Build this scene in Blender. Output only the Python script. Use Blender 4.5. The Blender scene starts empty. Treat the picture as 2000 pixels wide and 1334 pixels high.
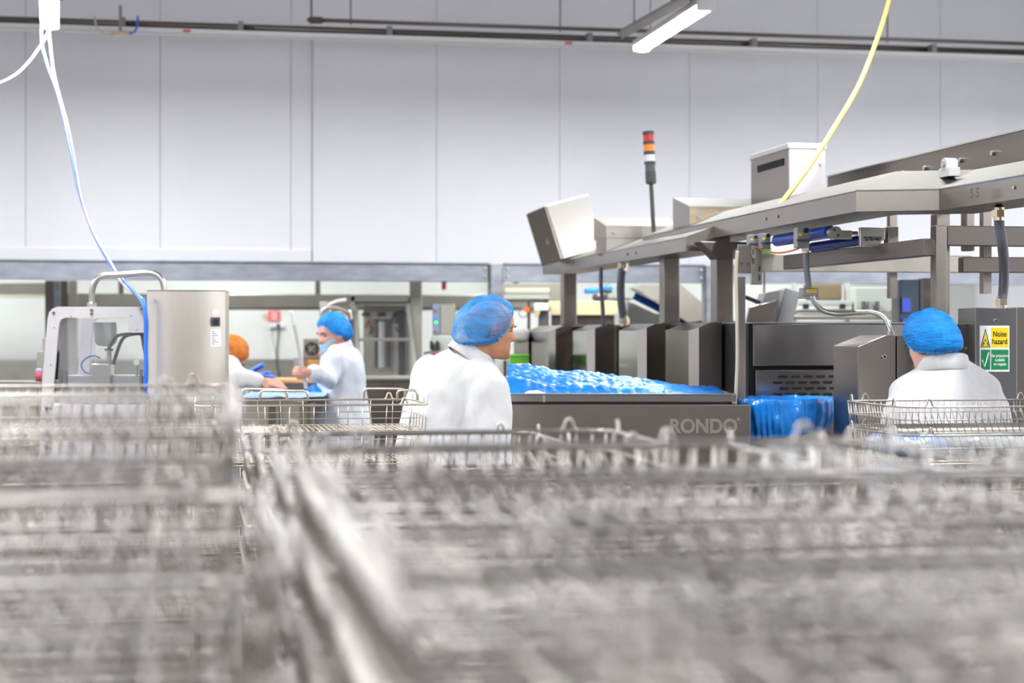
import bpy, math, random
from mathutils import Vector, Matrix, Euler
random.seed(7)
sc = bpy.context.scene
C = sc.collection
R = math.radians
# ------------------------------------------------------------------ camera, world, exposure
H = 1.5                       # eye height
F = 60.0 / 36.0 * 2000        # focal length in pixels of the 2000 x 1334 frame
CY = 650.0                    # horizon row
TH = R(10.54)                 # the building is turned this much against the view
cam_d = bpy.data.cameras.new('camera')
cam = bpy.data.objects.new('camera', cam_d); C.objects.link(cam)
cam.location = (0, 0, H); cam.rotation_euler = (R(90), 0, 0)
cam_d.lens = 60; cam_d.sensor_width = 36; cam_d.shift_y = -17 / 2000
cam_d.clip_start = 0.05; cam_d.clip_end = 100
cam_d.dof.use_dof = True; cam_d.dof.focus_distance = 6.7; cam_d.dof.aperture_fstop = 2.6
sc.camera = cam
w = bpy.data.worlds.new('world'); sc.world = w; w.use_nodes = True
w.node_tree.nodes['Background'].inputs[0].default_value = (0.86, 0.9, 1.0, 1)
w.node_tree.nodes['Background'].inputs[1].default_value = 0.22
sc.view_settings.view_transform = 'Standard'; sc.view_settings.look = 'None'
sc.view_settings.gamma = 1; sc.view_settings.use_curve_mapping = False
sc.view_settings.exposure = 0.28
sc.cycles.max_bounces = 8; sc.cycles.diffuse_bounces = 4; sc.cycles.glossy_bounces = 4
sc.cycles.transparent_max_bounces = 12; sc.cycles.caustics_reflective = False; sc.cycles.caustics_refractive = False
LAMP_W = 105.0                 # power of each LED batten

# ------------------------------------------------------------------ materials
MATS = {}
def mat(name, col, rough=0.5, metal=0.0, noise=0.0, nscale=8.0, bump=0.0, bscale=40.0, stretch=None,
        emit=None, estr=0.0, trans=0.0, alpha=1.0, spec=0.5, rvar=0.0, sub=0.0, col2=None, coat=0.0, bdist=0.01):
    m = bpy.data.materials.new(name); m.use_nodes = True
    nt = m.node_tree; b = nt.nodes['Principled BSDF']; L = nt.links.new
    b.inputs['Base Color'].default_value = (*col, 1); b.inputs['Roughness'].default_value = rough
    b.inputs['Metallic'].default_value = metal; b.inputs['Specular IOR Level'].default_value = spec
    b.inputs['Coat Weight'].default_value = coat
    if trans: b.inputs['Transmission Weight'].default_value = trans; b.inputs['IOR'].default_value = 1.2
    if alpha < 1: b.inputs['Alpha'].default_value = alpha
    if sub:
        b.inputs['Subsurface Weight'].default_value = sub; b.inputs['Subsurface Radius'].default_value = (0.02, 0.008, 0.004)
        b.inputs['Subsurface Scale'].default_value = 0.3
    if emit: b.inputs['Emission Color'].default_value = (*emit, 1); b.inputs['Emission Strength'].default_value = estr
    if noise or bump or rvar:
        tc = nt.nodes.new('ShaderNodeTexCoord'); mp = nt.nodes.new('ShaderNodeMapping'); L(tc.outputs['Object'], mp.inputs[0])
        if stretch: mp.inputs['Scale'].default_value = stretch
        n = nt.nodes.new('ShaderNodeTexNoise'); n.inputs['Scale'].default_value = nscale; n.inputs['Detail'].default_value = 5
        L(mp.outputs[0], n.inputs['Vector'])
        if noise:
            r = nt.nodes.new('ShaderNodeValToRGB'); r.color_ramp.elements[0].position = 0.3; r.color_ramp.elements[1].position = 0.72
            c2 = col2 or tuple(min(1, c * (1 + noise)) for c in col)
            r.color_ramp.elements[0].color = (*[c * (1 - noise) for c in col], 1) if not col2 else (*col, 1)
            r.color_ramp.elements[1].color = (*c2, 1)
            L(n.outputs[0], r.inputs[0]); L(r.outputs[0], b.inputs['Base Color'])
        if rvar:
            mr = nt.nodes.new('ShaderNodeMapRange'); mr.inputs['To Min'].default_value = max(0.02, rough - rvar); mr.inputs['To Max'].default_value = rough + rvar
            L(n.outputs[0], mr.inputs[0]); L(mr.outputs[0], b.inputs['Roughness'])
        if bump:
            n2 = nt.nodes.new('ShaderNodeTexNoise'); n2.inputs['Scale'].default_value = bscale; n2.inputs['Detail'].default_value = 3
            L(mp.outputs[0], n2.inputs['Vector'])
            bp = nt.nodes.new('ShaderNodeBump'); bp.inputs['Strength'].default_value = bump; bp.inputs['Distance'].default_value = bdist
            L(n2.outputs[0], bp.inputs['Height']); L(bp.outputs[0], b.inputs['Normal'])
    MATS[name] = m
    return m
mat('wall_white', (0.84, 0.84, 0.87), 0.45, noise=0.02, nscale=1.5, spec=0.3)
mat('wall_cream', (0.74, 0.76, 0.70), 0.5, noise=0.03, nscale=2, spec=0.3)
mat('ceiling_white', (0.78, 0.76, 0.77), 0.6)
mat('concrete', (0.20, 0.19, 0.18), 0.5, noise=0.15, nscale=3)
mat('seam', (0.60, 0.59, 0.62), 0.7)
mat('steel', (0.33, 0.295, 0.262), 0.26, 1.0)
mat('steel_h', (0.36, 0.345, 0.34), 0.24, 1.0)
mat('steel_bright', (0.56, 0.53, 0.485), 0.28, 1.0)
mat('steel_brushed', (0.90, 0.82, 0.71), 0.33, 1.0)
MATS['steel_brushed'].node_tree.nodes['Principled BSDF'].inputs['Anisotropic'].default_value = 0.7
mat('steel_roof', (0.15, 0.14, 0.12), 0.75, 1.0)  # darker tone put in to hold down lamp glare on top faces
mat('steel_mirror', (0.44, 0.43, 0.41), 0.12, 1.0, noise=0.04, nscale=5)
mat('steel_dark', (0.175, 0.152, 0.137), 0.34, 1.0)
mat('steel_warm', (0.48, 0.455, 0.39), 0.36, 1.0, noise=0.06, nscale=6)
mat('wire', (0.40, 0.375, 0.35), 0.33, 1.0)
mat('wire_fine', (0.36, 0.325, 0.285), 0.33, 1.0)
mat('wire_warm', (0.72, 0.64, 0.52), 0.28, 1.0)
mat('galv', (0.25, 0.265, 0.30), 0.48, 0.75, noise=0.2, nscale=9, rvar=0.08, stretch=(0.6, 1, 1.6), col2=(0.37, 0.385, 0.43))
mat('grey_paint', (0.50, 0.475, 0.48), 0.45, noise=0.03)
mat('grey_light', (0.62, 0.60, 0.58), 0.45)
mat('grey_mid', (0.26, 0.255, 0.26), 0.5)
mat('grey_dark', (0.09, 0.09, 0.095), 0.5)
mat('black', (0.012, 0.012, 0.013), 0.45)
mat('slot_black', (0.006, 0.006, 0.006), 0.8)
mat('conduit', (0.16, 0.16, 0.185), 0.4, spec=0.4)
mat('conduit_dark', (0.055, 0.06, 0.085), 0.45)
mat('conduit_metal', (0.42, 0.40, 0.38), 0.35, 0.8)
mat('white_plastic', (0.80, 0.80, 0.79), 0.35)
mat('cream_plastic', (0.60, 0.53, 0.31), 0.45)
mat('cream_cable', (0.62, 0.58, 0.44), 0.45)
mat('pale_body', (0.46, 0.49, 0.43), 0.45)
mat('brown_steel', (0.20, 0.15, 0.08), 0.5)
mat('sign_faint', (0.80, 0.42, 0.38), 0.5)
mat('door_cream', (0.62, 0.62, 0.52), 0.4)
mat('coat', (0.66, 0.65, 0.65), 0.85, bump=0.7, bscale=6.5, stretch=(1, 1, 0.45), spec=0.15, bdist=0.06)
mat('coat_blue', (0.58, 0.60, 0.65), 0.85, bump=0.7, bscale=6.5, stretch=(1, 1, 0.45), spec=0.15, bdist=0.06)
mat('trouser', (0.55, 0.56, 0.60), 0.9)
mat('skin_tan', (0.56, 0.27, 0.15), 0.5, noise=0.10, nscale=26, sub=0.25)
mat('skin_pale', (0.72, 0.43, 0.34), 0.5, noise=0.06, nscale=30, sub=0.25)
mat('skin_rosy', (0.56, 0.29, 0.22), 0.5, noise=0.08, nscale=30, sub=0.2)
mat('hair_dark', (0.03, 0.02, 0.016), 0.6)
mat('hair_grey', (0.30, 0.29, 0.30), 0.6)
mat('eye_white', (0.34, 0.27, 0.24), 0.3); mat('eye_dark', (0.03, 0.02, 0.015), 0.2)
mat('blue_band', (0.01, 0.27, 0.72), 0.6, bump=0.5, bscale=60)
mat('blue_band_light', (0.12, 0.42, 0.72), 0.6, bump=0.5, bscale=60)
mat('beard_net', (0.27, 0.45, 0.56), 0.7, bump=0.4, bscale=60)
mat('orange_net', (0.62, 0.17, 0.012), 0.6, noise=0.4, nscale=20, bump=0.5, bscale=50)
def net_mat(name, col, alpha, bscale=30):
    m = mat(name, col, 0.55, noise=0.28, nscale=14, stretch=(1, 1, 4), bump=0.6, bscale=bscale, spec=0.25)
    nt = m.node_tree; b = nt.nodes['Principled BSDF']; out = nt.nodes['Material Output']
    t = nt.nodes.new('ShaderNodeBsdfTransparent'); mx = nt.nodes.new('ShaderNodeMixShader')
    n = nt.nodes.new('ShaderNodeTexNoise'); n.inputs['Scale'].default_value = 9
    tc = nt.nodes.new('ShaderNodeTexCoord'); nt.links.new(tc.outputs['Object'], n.inputs['Vector'])
    mr = nt.nodes.new('ShaderNodeMapRange'); mr.inputs['From Min'].default_value = 0.3; mr.inputs['From Max'].default_value = 0.7
    mr.inputs['To Min'].default_value = alpha - 0.15; mr.inputs['To Max'].default_value = min(1, alpha + 0.15)
    nt.links.new(n.outputs[0], mr.inputs[0]); nt.links.new(mr.outputs[0], mx.inputs[0])
    nt.links.new(t.outputs[0], mx.inputs[1]); nt.links.new(b.outputs[0], mx.inputs[2]); nt.links.new(mx.outputs[0], out.inputs[0])
    return m
net_mat('net_sheer', (0.02, 0.33, 0.85), 0.55)
net_mat('net_full', (0.008, 0.25, 0.70), 0.93)
mat('blue_film', (0.006, 0.165, 0.58), 0.42, noise=0.25, nscale=9, bump=0.5, bscale=26, spec=0.3)
mat('bag_film', (0.012, 0.235, 0.76), 0.14, noise=0.3, nscale=9, bump=0.8, bscale=18, spec=0.6)
mat('pale_film', (0.36, 0.54, 0.80), 0.22, noise=0.25, nscale=8, bump=0.7, bscale=16, spec=0.6)
mat('grey_film', (0.52, 0.58, 0.58), 0.22, noise=0.2, nscale=8, bump=0.7, bscale=16, spec=0.6)
mat('deep_blue', (0.015, 0.06, 0.32), 0.3)
mat('roller_blue', (0.012, 0.05, 0.28), 0.25)
mat('cable_blue', (0.02, 0.16, 0.80), 0.4)
mat('cable_blue_pale', (0.06, 0.18, 0.72), 0.45)
mat('cable_white', (0.46, 0.46, 0.54), 0.45)
mat('hose_yellow', (0.58, 0.40, 0.085), 0.6)
mat('cable_orange', (0.75, 0.17, 0.02), 0.4)
mat('panel_blue', (0.20, 0.27, 0.36), 0.5)
mat('screen_blue', (0.05, 0.08, 0.5), 0.3, emit=(0.12, 0.17, 0.9), estr=0.55)
mat('sign_yellow', (0.90, 0.66, 0.0), 0.4); mat('sign_green', (0.005, 0.22, 0.07), 0.4); mat('sign_red', (0.80, 0.05, 0.03), 0.45)
mat('sign_white', (0.82, 0.83, 0.83), 0.35)
mat('red_lens', (0.60, 0.006, 0.008), 0.35)
mat('amber_lens', (0.85, 0.26, 0.003), 0.35)
mat('clear_lens', (0.70, 0.70, 0.74), 0.35)
mat('beacon_body', (0.055, 0.055, 0.05), 0.5)
mat('red_plastic', (0.5, 0.02, 0.02), 0.4); mat('pink_plastic', (0.75, 0.12, 0.18), 0.4); mat('orange_plastic', (0.85, 0.17, 0.01), 0.4)
mat('green_plastic', (0.12, 0.45, 0.01), 0.5)
mat('blue_plastic', (0.01, 0.26, 0.75), 0.4)
mat('wood', (0.68, 0.36, 0.12), 0.5, noise=0.15, nscale=6, stretch=(1, 8, 8))
mat('brass', (0.72, 0.60, 0.44), 0.25, 1.0)
mat('led_white', (1, 1, 1), 0.4, emit=(0.93, 0.96, 1.0), estr=40.0)
mat('led_blue', (0.4, 0.4, 1), 0.3, emit=(0.42, 0.45, 1.0), estr=3.0)
mat('led_red', (0.9, 0.05, 0.02), 0.3, emit=(1, 0.03, 0.02), estr=2.0)
mat('led_green', (0.05, 0.8, 0.15), 0.3, emit=(0.05, 1, 0.2), estr=1.5)
def glass_mat(name, tint, a):
    m = bpy.data.materials.new(name); m.use_nodes = True; nt = m.node_tree
    b = nt.nodes['Principled BSDF']; b.inputs['Base Color'].default_value = (*tint, 1); b.inputs['Roughness'].default_value = 0.12
    t = nt.nodes.new('ShaderNodeBsdfTransparent'); mx = nt.nodes.new('ShaderNodeMixShader'); mx.inputs[0].default_value = a
    nt.links.new(t.outputs[0], mx.inputs[1]); nt.links.new(b.outputs[0], mx.inputs[2])
    nt.links.new(mx.outputs[0], nt.nodes['Material Output'].inputs[0]); MATS[name] = m
glass_mat('glass', (0.45, 0.47, 0.46), 0.09)
glass_mat('glass_lilac', (0.45, 0.42, 0.5), 0.30)

# ------------------------------------------------------------------ layout and mesh helpers
def P(x, y, Y):
    return Vector(((x - 1000) / F * Y, Y, H - (y - CY) / F * Y))
def on_plane(x, y, p0, rz):
    n0, n1 = -math.sin(rz), math.cos(rz); dx = (x - 1000) / F
    t = (p0.x * n0 + p0.y * n1) / (dx * n0 + n1)
    return Vector((dx * t, t, H - (y - CY) / F * t))
def UW(u, w_, z=0.0):          # building axes: u along the far wall, w towards it
    return Vector((u * math.cos(TH) - w_ * math.sin(TH), u * math.sin(TH) + w_ * math.cos(TH), z))
def frame(loc, rz=0.0, rx=0.0, ry=0.0):
    return Matrix.Translation(loc) @ Euler((rx, ry, rz), 'XYZ').to_matrix().to_4x4()
WM = {}
def setp(o, label=None, cat=None, group=None, kind=None):
    if label: o['label'] = label
    if cat: o['category'] = cat
    if group: o['group'] = group
    if kind: o['kind'] = kind
    return o
def thing(name, label, cat, loc, rz=0.0, group=None):
    o = bpy.data.objects.new(name, None); C.objects.link(o)
    o.empty_display_size = 0.05
    o.location = loc; o.rotation_euler = (0, 0, rz)
    WM[o.name] = frame(loc, rz)
    return setp(o, label, cat, group)
def perp(t):
    a = Vector((0, 0, 1)) if abs(t.z) < 0.9 else Vector((1, 0, 0))
    n = t.cross(a).normalized(); return n, t.cross(n).normalized()
class MB:
    def __init__(self, M=None):
        self.v = []; self.f = []; self.M = M or Matrix()
    def add(self, vs, fs):
        k = len(self.v); self.v += [self.M @ Vector(p) for p in vs]; self.f += [tuple(i + k for i in f) for f in fs]; return self
    def box(self, x0, x1, y0, y1, z0, z1):
        return self.add([(x0, y0, z0), (x1, y0, z0), (x1, y1, z0), (x0, y1, z0), (x0, y0, z1), (x1, y0, z1), (x1, y1, z1), (x0, y1, z1)],
                        [(0, 3, 2, 1), (4, 5, 6, 7), (0, 1, 5, 4), (1, 2, 6, 5), (2, 3, 7, 6), (3, 0, 4, 7)])
    def prism(self, poly, y0, y1):                    # poly in x,z (counter-clockwise seen from -y)
        n = len(poly)
        return self.add([(x, y0, z) for x, z in poly] + [(x, y1, z) for x, z in poly],
                        [tuple(range(n)), tuple(reversed(range(n, 2 * n)))] + [(i, i + n, (i + 1) % n + n, (i + 1) % n) for i in range(n)])
    def column(self, poly, z0, ztop):                 # poly in x,y (ccw from above); ztop a number or f(x,y)
        n = len(poly); zt = ztop if callable(ztop) else (lambda x, y: ztop)
        return self.add([(x, y, z0) for x, y in poly] + [(x, y, zt(x, y)) for x, y in poly],
                        [tuple(reversed(range(n))), tuple(range(n, 2 * n))] + [(i, (i + 1) % n, (i + 1) % n + n, i + n) for i in range(n)])
    def rings(self, rs, close_ends=True, loop=False):
        n = len(rs[0]); m = len(rs); vs = [p for r in rs for p in r]; fs = []
        for j in range(m if loop else m - 1):
            a, b = j * n, ((j + 1) % m) * n
            fs += [(a + i, a + (i + 1) % n, b + (i + 1) % n, b + i) for i in range(n)]
        if close_ends and not loop: fs += [tuple(reversed(range(n))), tuple(range((m - 1) * n, m * n))]
        return self.add(vs, fs)
    def tube(self, pts, r, n=8, closed=False):
        pts = [Vector(p) for p in pts]; m = len(pts); rs = []; pn = None
        for i in range(m):
            if closed: t = pts[(i + 1) % m] - pts[i - 1]
            else: t = pts[min(i + 1, m - 1)] - pts[max(i - 1, 0)]
            t.normalize()
            if pn is None: a, b = perp(t)
            else:
                a = pn - t * pn.dot(t)
                a = a.normalized() if a.length > 1e-6 else perp(t)[0]
                b = t.cross(a)
            pn = a; rr = r[i] if isinstance(r, (list, tuple)) else r
            rs.append([pts[i] + (a * math.cos(2 * math.pi * k / n) + b * math.sin(2 * math.pi * k / n)) * rr for k in range(n)])
        return self.rings(rs, True, closed)
    def cyl(self, p0, p1, r0, r1=None, n=16):
        return self.tube([p0, p1], [r0, r0 if r1 is None else r1], n)
    def lathe(self, prof, n=24, c=(0, 0, 0)):
        rs = [[(c[0] + r * math.cos(2 * math.pi * k / n), c[1] + r * math.sin(2 * math.pi * k / n), c[2] + z) for k in range(n)] for r, z in prof]
        return self.rings(rs)
    def ball(self, c, rx, ry, rz, nu=20, nv=12):
        rs = []
        for j in range(1, nv):
            a = math.pi * j / nv
            rs.append([(c[0] + rx * math.sin(a) * math.cos(2 * math.pi * k / nu), c[1] + ry * math.sin(a) * math.sin(2 * math.pi * k / nu), c[2] - rz * math.cos(a)) for k in range(nu)])
        return self.rings(rs)
    def limb(self, pts, rad, n=14):                   # rounded tapering tube
        pts = [Vector(p) for p in pts]; t0 = (pts[0] - pts[1]).normalized(); t1 = (pts[-1] - pts[-2]).normalized()
        a = [pts[0] + t0 * rad[0] * k for k in (0.95, 0.7, 0.4)]; b = [pts[-1] + t1 * rad[-1] * k for k in (0.4, 0.7, 0.95)]
        q = [rad[0] * k for k in (0.3, 0.71, 0.92)]; s = [rad[-1] * k for k in (0.92, 0.71, 0.3)]
        return self.tube(a + pts + b, q + list(rad) + s, n)
    def body(self, secs, rz, n=28, p=2.3):            # loft of flattened rings: (centre, half width, half depth[, pitch])
        rs = []
        for s in secs:
            c, a, b = Vector(s[0]), s[1], s[2]; E = Euler((s[3] if len(s) > 3 else 0, s[4] if len(s) > 4 else 0, rz), 'XYZ').to_matrix()
            ring = []
            for k in range(n):
                t = 2 * math.pi * k / n; ct, st = math.cos(t), math.sin(t)
                ring.append(c + E @ Vector((a * math.copysign(abs(ct) ** (2 / p), ct), b * math.copysign(abs(st) ** (2 / p), st), 0)))
            rs.append(ring)
        return self.rings(rs)
    def build(self, name, material, parent=None, smooth=False, bevel=0.0, label=None, cat=None, group=None, kind=None, remesh=0.0, fold=0.0, smooth_it=4):
        me = bpy.data.meshes.new(name)
        if parent is not None: Wm = WM[parent.name]
        else:
            xs = [p.x for p in self.v]; ys = [p.y for p in self.v]; zs = [p.z for p in self.v]
            Wm = Matrix.Translation(((min(xs) + max(xs)) / 2, (min(ys) + max(ys)) / 2, min(zs)))
        inv = Wm.inverted()
        me.from_pydata([inv @ p for p in self.v], [], self.f); me.validate(); me.update()
        me.materials.append(MATS[material])
        o = bpy.data.objects.new(name, me); C.objects.link(o)
        if parent is not None: o.parent = parent
        else: o.location = Wm.translation
        WM[o.name] = Wm
        if smooth or remesh:
            me.shade_smooth()
        if remesh:
            md = o.modifiers.new('remesh', 'REMESH'); md.mode = 'VOXEL'; md.voxel_size = remesh; md.use_smooth_shade = True
            md = o.modifiers.new('smooth', 'SMOOTH'); md.iterations = smooth_it; md.factor = 0.5
            if fold:
                tx = bpy.data.textures.new('folds', 'CLOUDS'); tx.noise_scale = 0.16; tx.noise_depth = 1
                md = o.modifiers.new('folds', 'DISPLACE'); md.texture = tx; md.strength = fold; md.mid_level = 0.5
                md.texture_coords = 'LOCAL'
        if bevel:
            md = o.modifiers.new('bevel', 'BEVEL'); md.width = bevel; md.segments = 2; md.limit_method = 'ANGLE'; md.angle_limit = R(35)
        return setp(o, label, cat, group, kind)
def text_part(s, name, size, M, material, parent, extrude=0.0005, align='CENTER', sx=1.0, bold=0.012):
    cu = bpy.data.curves.new('t', 'FONT'); cu.body = s; cu.size = size; cu.extrude = extrude; cu.align_x = align; cu.align_y = 'CENTER'; cu.offset = size * bold
    cu.space_line = 0.95
    t = bpy.data.objects.new('t', cu); C.objects.link(t)
    dg = bpy.context.evaluated_depsgraph_get(); me = bpy.data.meshes.new_from_object(t.evaluated_get(dg))
    bpy.data.objects.remove(t); bpy.data.curves.remove(cu)
    mb = MB(M @ Matrix.Rotation(R(90), 4, 'X') @ Matrix.Diagonal((sx, 1, 1, 1)))
    mb.add([v.co for v in me.vertices], [tuple(p.vertices) for p in me.polygons])
    bpy.data.meshes.remove(me)
    return mb.build(name, material, parent)
def pframe(x0, y1, x1, Y, rz=TH):                    # frame at a pixel on its own depth plus the width of a face reaching x1
    p0 = P(x0, y1, Y); return frame(p0, rz), (on_plane(x1, y1, p0, rz) - p0).to_2d().length, p0
def px(n, Y): return n / F * Y

# ------------------------------------------------------------------ the setting
def struct(name, mb, material, label=None): return mb.build(name, material, None, kind='structure', label=label)
struct('floor', MB(frame((0, 0, 0), TH)).box(-10, 10, -3, 24, -0.1, 0), 'concrete', 'grey concrete factory floor')
struct('ceiling', MB(frame((0, 0, 0), TH)).box(-10, 10, -3, 15.3, 5.2, 5.3), 'ceiling_white', 'pale insulated ceiling above the lamps')
struct('wall_left', MB(frame((0, 0, 0), TH)).box(-9.2, -9.0, -3, 24, 0, 5.2), 'wall_white', 'white panelled side wall')
struct('wall_right', MB(frame((0, 0, 0), TH)).box(9.0, 9.2, -3, 24, 0, 5.2), 'wall_white', 'white panelled side wall on the machine side')
WP = P(1000, 520, 15.0)
WFr = frame(WP, TH)
def wall_u(x): return (on_plane(x, 520, WP, TH) - WP).dot(Vector((math.cos(TH), math.sin(TH), 0)))
zb = WP.z; zt = 5.2
wb = struct('wall_back', MB(WFr).box(-9, 9, 0.05, 0.12, -0.02, zt - zb), 'seam', 'upper wall of white insulated panels above the steel beam')
seams = [-760, -490, -215, 50, 313, 568, 610, 852, 1092, 1345, 1595, 1834, 2070, 2300, 2530]
for i in range(len(seams) - 1):
    u0, u1 = wall_u(seams[i]), wall_u(seams[i + 1]); pr = 0.0 if seams[i] < 600 else -0.025
    MB(WFr).box(u0 + 0.0018, u1 - 0.0018, pr, 0.05, -0.02 if pr else 0.12, zt - zb).build('panel', 'wall_white', wb, bevel=0.002)
# shallow vertical ribs in the panels of the bright half
for x in (632, 792, 905, 945, 1020, 1052, 1170, 1230, 1290, 1400, 1460, 1530, 1650, 1720, 1780, 1890, 1950):
    u0 = wall_u(x)
    MB(WFr).box(u0, u0 + 0.006, -0.0275, -0.024, 0, zt - zb).build('rib', 'wall_white', wb)
MB(WFr).box(wall_u(-760), wall_u(608), -0.02, 0.05, 0.0, 0.125).build('base_trim', 'wall_white', wb, bevel=0.003)
# the further room seen under the beam
RP = P(1000, 650, 19.0); RFr = frame((RP.x, RP.y, 0), TH)
wr = struct('wall_rear', MB(RFr).box(-9, 9, 0, 0.1, 0, 3.2), 'wall_cream', 'cream wall of the further room under the beam')
MB(RFr).box(-9, 9, -0.03, 0, 0, H - px(702 - CY, 19.0)).build('dado', 'steel_warm', wr, label='dull steel dado')
MB(RFr).box(-9, 9, -0.045, 0, H - px(706 - CY, 19.0), H - px(700 - CY, 19.0)).build('dado_rail', 'steel_bright', wr)
struct('ceiling_rear', MB(frame((0, 0, 0), TH)).box(-10, 10, 15.4, 24, 3.2, 3.3), 'ceiling_white', 'low ceiling of the further room')

# galvanised beam under the wall, in lengths between posts
def beam(x0, x1, Y0, label):
    p = on_plane(x0, 550, P(1000, 550, Y0), TH); q = on_plane(x1, 550, P(1000, 550, Y0), TH)
    ln = (q - p).length_squared ** 0.5; ln = (q.to_2d() - p.to_2d()).length
    hb = px(31, 15.0); zb_ = H + px(100, 15.0)
    fr = frame((p.x, p.y, zb_), TH)
    t = thing('steel_beam', label, 'beam', (p.x, p.y, zb_), TH, 'galvanised beams carrying the upper wall')
    MB(fr).box(0, ln, -0.02, 0.0, 0, hb).build('web', 'galv', t)
    MB(fr).box(0, ln, -0.05, 0.06, hb, hb + 0.012).build('top_flange', 'galv', t, bevel=0.002)
    MB(fr).box(0, ln, -0.05, 0.06, -0.012, 0.0).build('bottom_flange', 'galv', t, bevel=0.002)
    for k in (0.03, ln - 0.03):
        for zz in (0.035, hb - 0.035):
            MB(fr).cyl((k, -0.02, zz), (k, -0.04, zz), 0.013, n=6).build('bolt', 'steel_bright', t)
beam(-500, 954, 14.75, 'long galvanised steel beam above the two left-hand workers')
beam(984, 1374, 14.75, 'short galvanised steel beam behind the tilted steel box')
beam(1396, 2500, 14.75, 'galvanised steel beam passing behind the square frame legs at right')
def gpost(x0, x1, label):
    p = on_plane(x0, 550, P(1000, 550, 14.7), TH); q = on_plane(x1, 550, P(1000, 550, 14.7), TH); ln = (q - p).to_2d().length
    fr = frame((p.x, p.y, 0), TH); t = thing('steel_post', label, 'post', (p.x, p.y, 0), TH, 'galvanised posts under the beam')
    zt_ = H + px(131, 15)
    MB(fr).box(0, ln, -0.03, -0.018, 0, zt_).build('face', 'galv', t)
    for k in (0, ln - 0.012): MB(fr).box(k, k + 0.012, -0.03, 0.09, 0, zt_).build('flange', 'galv', t)
gpost(956, 982, 'galvanised steel post rising behind the blue cap of the leaning man')
gpost(1376, 1394, 'galvanised steel post behind the fourth machine guard')

# ------------------------------------------------------------------ lamps
def batten(loc, label, rz=TH, ln=1.6, wd=0.12, group='LED battens lighting the hall', hang=True, power=1.0):
    t = thing('led_batten', label, 'lamp', loc, rz, group); fr = frame(loc, rz)
    MB(fr).box(-wd / 2, wd / 2, 0, ln, 0.035, 0.085).build('housing', 'grey_light', t, bevel=0.008)
    prof = [(wd * 0.5 * math.cos(a), 0.036 - 0.040 * math.sin(a)) for a in [math.pi * k / 10 for k in range(11)]]
    MB(fr).prism(list(reversed(prof)), 0.0, ln).build('diffuser', 'led_white', t, smooth=False)
    for y0, y1 in ((-0.02, 0.0), (ln, ln + 0.02)):
        MB(fr).box(-wd / 2 - 0.003, wd / 2 + 0.003, y0, y1, 0.0, 0.085).build('end_cap', 'white_plastic', t, bevel=0.008)
    for y0 in (0.25, ln - 0.25):
        if hang: MB(fr).cyl((0, y0, 0.085), (0, y0, 5.2 - loc[2]), 0.003, n=6).build('suspension_wire', 'steel_dark', t)
    ld = bpy.data.lights.new('lamp_light', 'AREA'); ld.shape = 'RECTANGLE'; ld.size = wd; ld.size_y = ln; ld.energy = LAMP_W * power; ld.color = (0.94, 0.965, 1.0)
    lo = bpy.data.objects.new('lamp_light', ld); C.objects.link(lo); lo.parent = t; lo.location = (0, ln / 2, -0.012)
    return t
LZ = 3.6
pr_ = P(1378, 22, 11.0); pl_ = P(97, 52, 11.8)
batten(tuple(pr_), 'bright LED batten hanging above the machine, seen whole')
p2 = Vector((pl_.x, pl_.y, LZ)) - 1.6 * Vector((-math.sin(R(15)), math.cos(R(15)), 0))
batten((p2.x, p2.y, LZ), 'bright LED batten whose end shows in the upper left corner', rz=R(15))
rowR = (pr_.to_2d()).dot(Vector((math.cos(TH), math.sin(TH)))); rowL = pl_.to_2d().dot(Vector((math.cos(TH), math.sin(TH))))
for nm, u in (('machine row', rowR), ('left row', rowL), ('right row', rowR + 4.4), ('outer left row', rowL - 3.6)):
    for nw, ww in (('added_fill', -2.7), ('first', 0.2), ('second', 3.4), ('third', 7.0), ('fourth', 10.6)):  # unseen row behind the camera is added as fill light for the coats
        if nw == 'fourth' and nm in ('machine row', 'left row'): continue
        p = UW(u, ww, LZ); batten(tuple(p), 'LED batten overhead, %s of the %s' % (nw, nm), power={'added_fill': 1.0, 'first': 0.55, 'second': 0.55, 'third': 0.65, 'fourth': 1.0}[nw])
for k, u in enumerate((-5.6, -2.6, 0.4, 3.4, 6.4)):
    p = UW(u, 16.2, 3.11); batten(tuple(p), 'LED batten in the further room, number %s from the left' % ('one two three four five'.split()[k]), rz=TH, ln=1.4, hang=False, power=0.42, group='LED battens of the further room')

# ------------------------------------------------------------------ service pipes under the ceiling
PP = P(1000, 62, 13.9)
def on_pipe(x, y, off=0.0):
    p0 = PP + Vector((math.sin(TH), -math.cos(TH), 0)) * off
    q = on_plane(x, y, p0, TH); return q
def pipe_run(name, label, cat, pts, r, material, n=10, group=None):
    return MB().tube(pts, r, n).build(name, material, None, smooth=True, label=label, cat=cat, group=group)
def level_pipe(y_mid, x0, x1, off):
    a = on_pipe(1000, y_mid, off); z = a.z
    A = on_pipe(x0, y_mid, off); B = on_pipe(x1, y_mid, off); A.z = B.z = z; return A, B
a, b = level_pipe(71, -300, 2400, 0.0)
pipe_run('service_pipe', 'thick grey steel service pipe running along below the ceiling', 'pipe', [a, b], 0.029, 'steel_dark', 14)
a, b = level_pipe(52, 600, 2400, 0.05)
pipe_run('conduit_pipe', 'thin dark conduit above the thick service pipe', 'pipe', [a, b], 0.016, 'steel_dark')
t = None
p = on_pipe(612, 45, 0.05); 
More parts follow.
